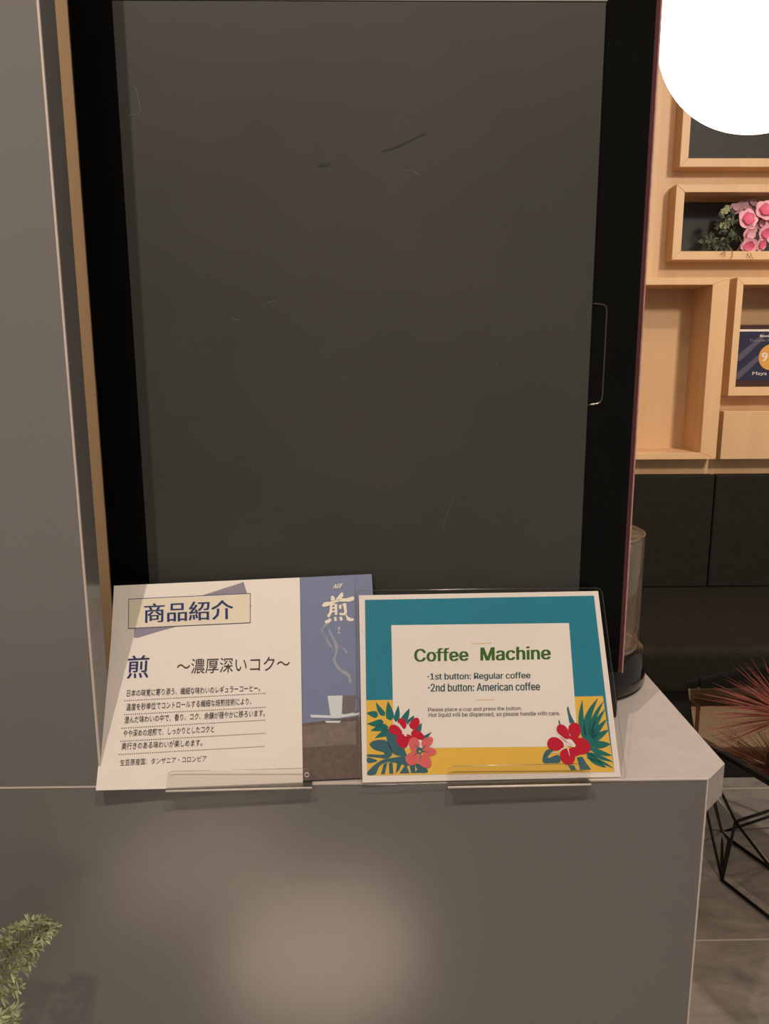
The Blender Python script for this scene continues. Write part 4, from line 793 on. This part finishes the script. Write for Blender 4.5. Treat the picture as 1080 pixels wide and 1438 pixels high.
# ================================================================== FLOWERS IN THE NICHE
ny = 2.03
q3 = lambda x, y: (985 + x * 95 / 1080, 270 + y * 100 / 1137)
base = yp(*q3(560, 945), ny); fz = r2[4]
t = thing('flower_arrangement', 'artificial pink flowers with green sprigs in the wood niche', 'flowers', (base.x, ny, fz))
PINK, DPINK, PALE, GRN, LGRN, TAN = (mat('petal_pink', rgb(240, 178, 190), .5, var=.1, scale=60), mat('petal_deep', rgb(222, 96, 132), .5, var=.1), mat('petal_dusty', rgb(176, 134, 142), .55, var=.1),
    mat('foliage_dark', rgb(74, 84, 62), .6, var=.3, scale=80), mat('foliage_pale', rgb(170, 172, 128), .6, var=.2, scale=80), mat('dry_tan', rgb(150, 110, 74), .6))
def petal(mb, c0, ax, side, nrm, ln, wd, m, cup=.25):
    k = 6; vs = []; fs = []
    for i in range(k + 1):
        s = i / k; wv = wd / 2 * (math.sin(math.pi * min(.96, max(.05, s)) ** 1.15)) ** .6
        for j in (-1, -.5, 0, .5, 1):
            vs.append(c0 + ax * (ln * s) + side * (wv * j) + nrm * (cup * ln * (s * s * .6 + abs(j) * .25 * s)))
    for i in range(k):
        for j in range(4): fs.append((i * 5 + j, i * 5 + j + 1, i * 5 + j + 6, i * 5 + j + 5))
    mb.add(vs, fs, m, True)
def blossom(px, py, rad, m, inner, y, n_=5, tilt=(0, 0)):
    c0 = yp(px, py, y); mb = MB(); nr = Vector((tilt[0], -1, tilt[1])).normalized()
    u = nr.cross(Vector((0, 0, 1))).normalized(); v = nr.cross(u)
    a0 = random.uniform(0, 6)
    for i in range(n_):
        an = a0 + 2 * math.pi * i / n_; ax = u * math.cos(an) + v * math.sin(an); sd = nr.cross(ax)
        petal(mb, c0 + nr * .002, ax, sd, nr, rad, rad * 1.15, m, .22)
    for i in range(n_):
        an = a0 + .6 + 2 * math.pi * i / n_; ax = u * math.cos(an) + v * math.sin(an); sd = nr.cross(ax)
        petal(mb, c0 + nr * .008, ax, sd, nr, rad * .6, rad * .7, inner, .35)
    mb.build('blossom', t, sub=1)
for (x, y, r_, m, im, yy, n_, tl) in ((730, 440, .034, PINK, DPINK, 2.000, 5, (.1, .2)), (1010, 300, .034, PINK, DPINK, 2.005, 5, (0, .3)), (760, 650, .026, PINK, PINK, 1.998, 5, (.3, -.4)),
                                     (760, 850, .026, PINK, DPINK, 2.0, 5, (-.3, -.3)), (940, 820, .024, PINK, DPINK, 2.005, 5, (.5, -.3)), (1010, 650, .026, PINK, DPINK, 2.0, 5, (.2, -.2)),
                                     (860, 400, .03, PALE, PINK, 2.03, 5, (.3, .3)), (560, 270, .022, PALE, PALE, 2.035, 4, (-.3, .4)), (680, 250, .024, PALE, PALE, 2.04, 4, (0, .5)), (800, 200, .024, PALE, PALE, 2.045, 4, (.2, .5)),
                                     (1120, 450, .028, PINK, DPINK, 2.01, 5, (.2, 0)), (1130, 700, .028, PINK, DPINK, 2.01, 5, (.3, -.1)), (960, 500, .022, PALE, PINK, 2.02, 5, (0, 0))):
    px, py = q3(x, y); blossom(px, py, r_, m, im, yy, n_, tl)
fo = MB()
def sprig(mb, p, d_, ln, n_, m, ll=.012, lw=.004):
    d_ = d_.normalized(); mb.tube([p, p + d_ * ln], .0007, m, 4)
    for i in range(n_):
        s = (i + 1) / n_; ax = (d_ * .6 + Vector((random.uniform(-1, 1), random.uniform(-.8, .4), random.uniform(-1, 1)))).normalized()
        sd = ax.cross(Vector((.3, 1, .2))).normalized(); petal(mb, p + d_ * ln * s, ax, sd, sd.cross(ax), ll, lw, m, .1)
for i in range(34):
    x, y = random.uniform(150, 560), random.uniform(420, 930)
    if x < 330 and y < 640: x += 180
    p = yp(*q3(x, y), random.uniform(2.0, 2.06)); p.z = max(p.z, fz + .012)
    sprig(fo, p, Vector((-.5 + random.uniform(-.7, .7), random.uniform(-.3, .1), random.uniform(-.1, .9))), .028, 10, GRN, .016, .006)
fo.build('foliage', t)
lg = MB()
for (x, y) in ((410, 270), (390, 530), (450, 480), (350, 320), (340, 540)):
    p = yp(*q3(x, y), 2.01)
    for i in range(16):
        an = random.uniform(0, 6.28); ax = Vector((math.cos(an), random.uniform(-.7, 0), math.sin(an))).normalized(); sd = ax.cross(Vector((0, 1, .2))).normalized()
        petal(lg, p, ax, sd, sd.cross(ax), .013, .0042, LGRN, .1)
lg.build('pale_sprig', t)
tw = MB()
for pts in ([(400, 900), (375, 970), (380, 1030)], [(480, 900), (500, 1000), (470, 1060)], [(740, 940), (745, 1010), (770, 1040)], [(780, 940), (800, 1020), (830, 1060)], [(380, 940), (330, 975), (300, 990)], [(600, 700), (650, 850), (560, 940)], [(700, 700), (620, 850), (560, 940)]):
    tw.tube(smooth([tuple(yp(*q3(*p), 1.978)) if p[1] > 945 else tuple(yp(*q3(*p), 1.99)) for p in pts], 4), .0009, TAN, 5)
tw.build('twig', t)

# ================================================================== AWARD PLAQUE
py_ = 2.02
PS = Sheet((0, py_, 0), (0, -1, 0))
tl = PS.P(1042, 456); bl = PS.P(1031, 543)
zb, zt_ = r4[4] + .0005, tl.z
xL = (tl.x + bl.x) / 2 - 0.004
WD = 0.24
t = thing('award_plaque', 'navy award plaque with gold score circle in wood niche', 'plaque', (xL + WD / 2, py_, zb))
NAVYP, STRIPE, GOLD, DBR, WHT, GREYP = ink('plaque_navy', 42, 44, 68), ink('plaque_stripe', 84, 80, 98), ink('gold', 214, 156, 76), mat('plaque_frame', rgb(58, 36, 30), .35), ink('plaque_white', 225, 215, 208), ink('plaque_grey', 130, 124, 132)
box('frame', xL, xL + WD, py_, py_ + .012, zb, zt_, DBR, t, .001)
lz = lambda py: PS.P(1050, py).z
P_ = MB()
def pq(x0, x1, z0, z1, m, off): P_.add([(x0, py_ - off, z0), (x1, py_ - off, z0), (x1, py_ - off, z1), (x0, py_ - off, z1)], [(0, 1, 2, 3)], m)
pq(xL, xL + WD, lz(534), lz(466), NAVYP, .0004)
pq(xL, xL + WD, lz(465.5), lz(462.5), WHT, .0006)
cxp = PS.P(1083, 502).x
hs = (lz(466) - lz(534))
for z0 in (0.02, 0.4):
    P_.add([(xL + .002, py_ - .0006, lz(534) + hs * z0), (xL + .012, py_ - .0006, lz(534) + hs * max(0, z0 - .0)), (xL + .085, py_ - .0006, lz(534) + hs * (z0 + .45)), (xL + .085, py_ - .0006, lz(534) + hs * (z0 + .58)), (xL + .002, py_ - .0006, lz(534) + hs * (z0 + .12))], [(0, 1, 2, 3, 4)], STRIPE)
P_.add([(cxp + .0425 * math.cos(2 * math.pi * i / 40), py_ - .0009, lz(501.5) + .0425 * math.sin(2 * math.pi * i / 40)) for i in range(40)], [list(range(40))], GOLD)
def ptext(body, x0, x1, z0, z1, m, off, bold=0):
    uv, fs = text_geo(body, bold); P_.add([(x0 + u * (x1 - x0), py_ - off - q * 3, z0 + v * (z1 - z0)) for u, v, q in uv], fs, m)
ptext('Booking.com', PS.P(1067.5, 470).x, 2 * cxp - PS.P(1067.5, 470).x, lz(474.5), lz(470), WHT, .0012, .03)
ptext('Traveller Review Awards', PS.P(1053, 470).x, 2 * cxp - PS.P(1053, 470).x, lz(479.8), lz(476), GREYP, .0012)
ptext('9', PS.P(1069, 502).x, PS.P(1078, 502).x, lz(507.5), lz(495), WHT, .0014, .03)
ptext('.0', PS.P(1080, 502).x, PS.P(1093, 502).x, lz(507.5), lz(495), WHT, .0014, .03)
ptext('Maya Grand', PS.P(1056.5, 525).x, 2 * cxp - PS.P(1056.5, 525).x, lz(528), lz(522), WHT, .0012)
P_.build('printed_face', t)

# ================================================================== FERN AT LOWER LEFT
FY = -0.045
t = thing('artificial_fern', 'green artificial fern in front of the cabinet at lower left', 'plant', (-0.50, -0.14, 0))
FG, FG2 = mat('fern_green', rgb(184, 190, 150), .55, var=.35, scale=60), mat('fern_stem', rgb(126, 128, 78), .6)
def frond(path, nl, wid, name='frond'):
    mb = MB(); pts = [Vector(p) for p in smooth([tuple(p) for p in path], 8)]; n_ = len(pts)
    mb.tube(pts, .0014, FG2, 5, [1 - .75 * i / n_ for i in range(n_)])
    for i in range(nl):
        s = (i + .5) / nl; k = s * (n_ - 1); a = int(k); p = pts[a].lerp(pts[min(a + 1, n_ - 1)], k - a)
        d_ = (pts[min(a + 1, n_ - 1)] - pts[max(a - 1, 0)]).normalized(); sd = d_.cross(Vector((0, -1, 0))).normalized()
        for sg in (-1, 1):
            wv = (wid * (1 - s) ** .9 + .004) * random.uniform(.75, 1.1)
            ax = (sd * sg * .75 + d_ * random.uniform(.5, .9) + Vector((0, random.uniform(-.4, .15), 0))).normalized()
            mb.tube([p, p + ax * wv], .0006, FG2, 4)
            nn_ = max(1, int(wv / .0075))
            for j in range(nn_):
                q = p + ax * wv * (j + 1) / nn_
                for m_ in range(7):                       # a small fan of flat needles
                    an = R(-75 + 25 * m_ + random.uniform(-10, 10)); o_ = sd.cross(ax); s0 = ax.cross(Vector((0, -1, 0))).normalized()
                    b_ = (ax * math.cos(an) + s0 * math.sin(an) + Vector((0, random.uniform(-.45, .2), 0))).normalized()
                    s3 = b_.cross(Vector((random.uniform(-.4, .4), -1, random.uniform(-.4, .4)))).normalized()
                    petal(mb, q, b_, s3, s3.cross(b_), random.uniform(.0055, .0090), .0019, FG, .1)
    mb.build(name, t)
root = Vector((-0.50, -0.14, 0.40))
frond([root, yp(-70, 1500, -.10), yp(-25, 1420, -.065), yp(8, 1354, -.05), yp(36, 1319, -.042), yp(66, 1300, -.036)], 34, .030)
frond([root, yp(-90, 1560, -.10), yp(-55, 1500, -.07), yp(-20, 1440, -.055), yp(10, 1437, -.045)], 22, .03)
frond([root, yp(-130, 1460, -.12), yp(-100, 1380, -.09), yp(-50, 1330, -.07)], 22, .035)
frond([root, root + Vector((-.05, -.03, .12)), root + Vector((-.12, -.06, .19)), root + Vector((-.2, -.08, .2))], 20, .035)
pt = MB(); pt.lathe([(.001, .0005), (.08, .0005), (.085, .01), (.10, .38), (.092, .385), (.088, .36), (.001, .36)], (-0.50, -0.14, 0), M['blackmatte'], 32)
pt.build('planter', t)
st = MB()
st.tube([Vector((-0.50, -0.14, .355)), root + Vector((0, 0, .01))], .008, FG2, 8); st.build('stem', t)
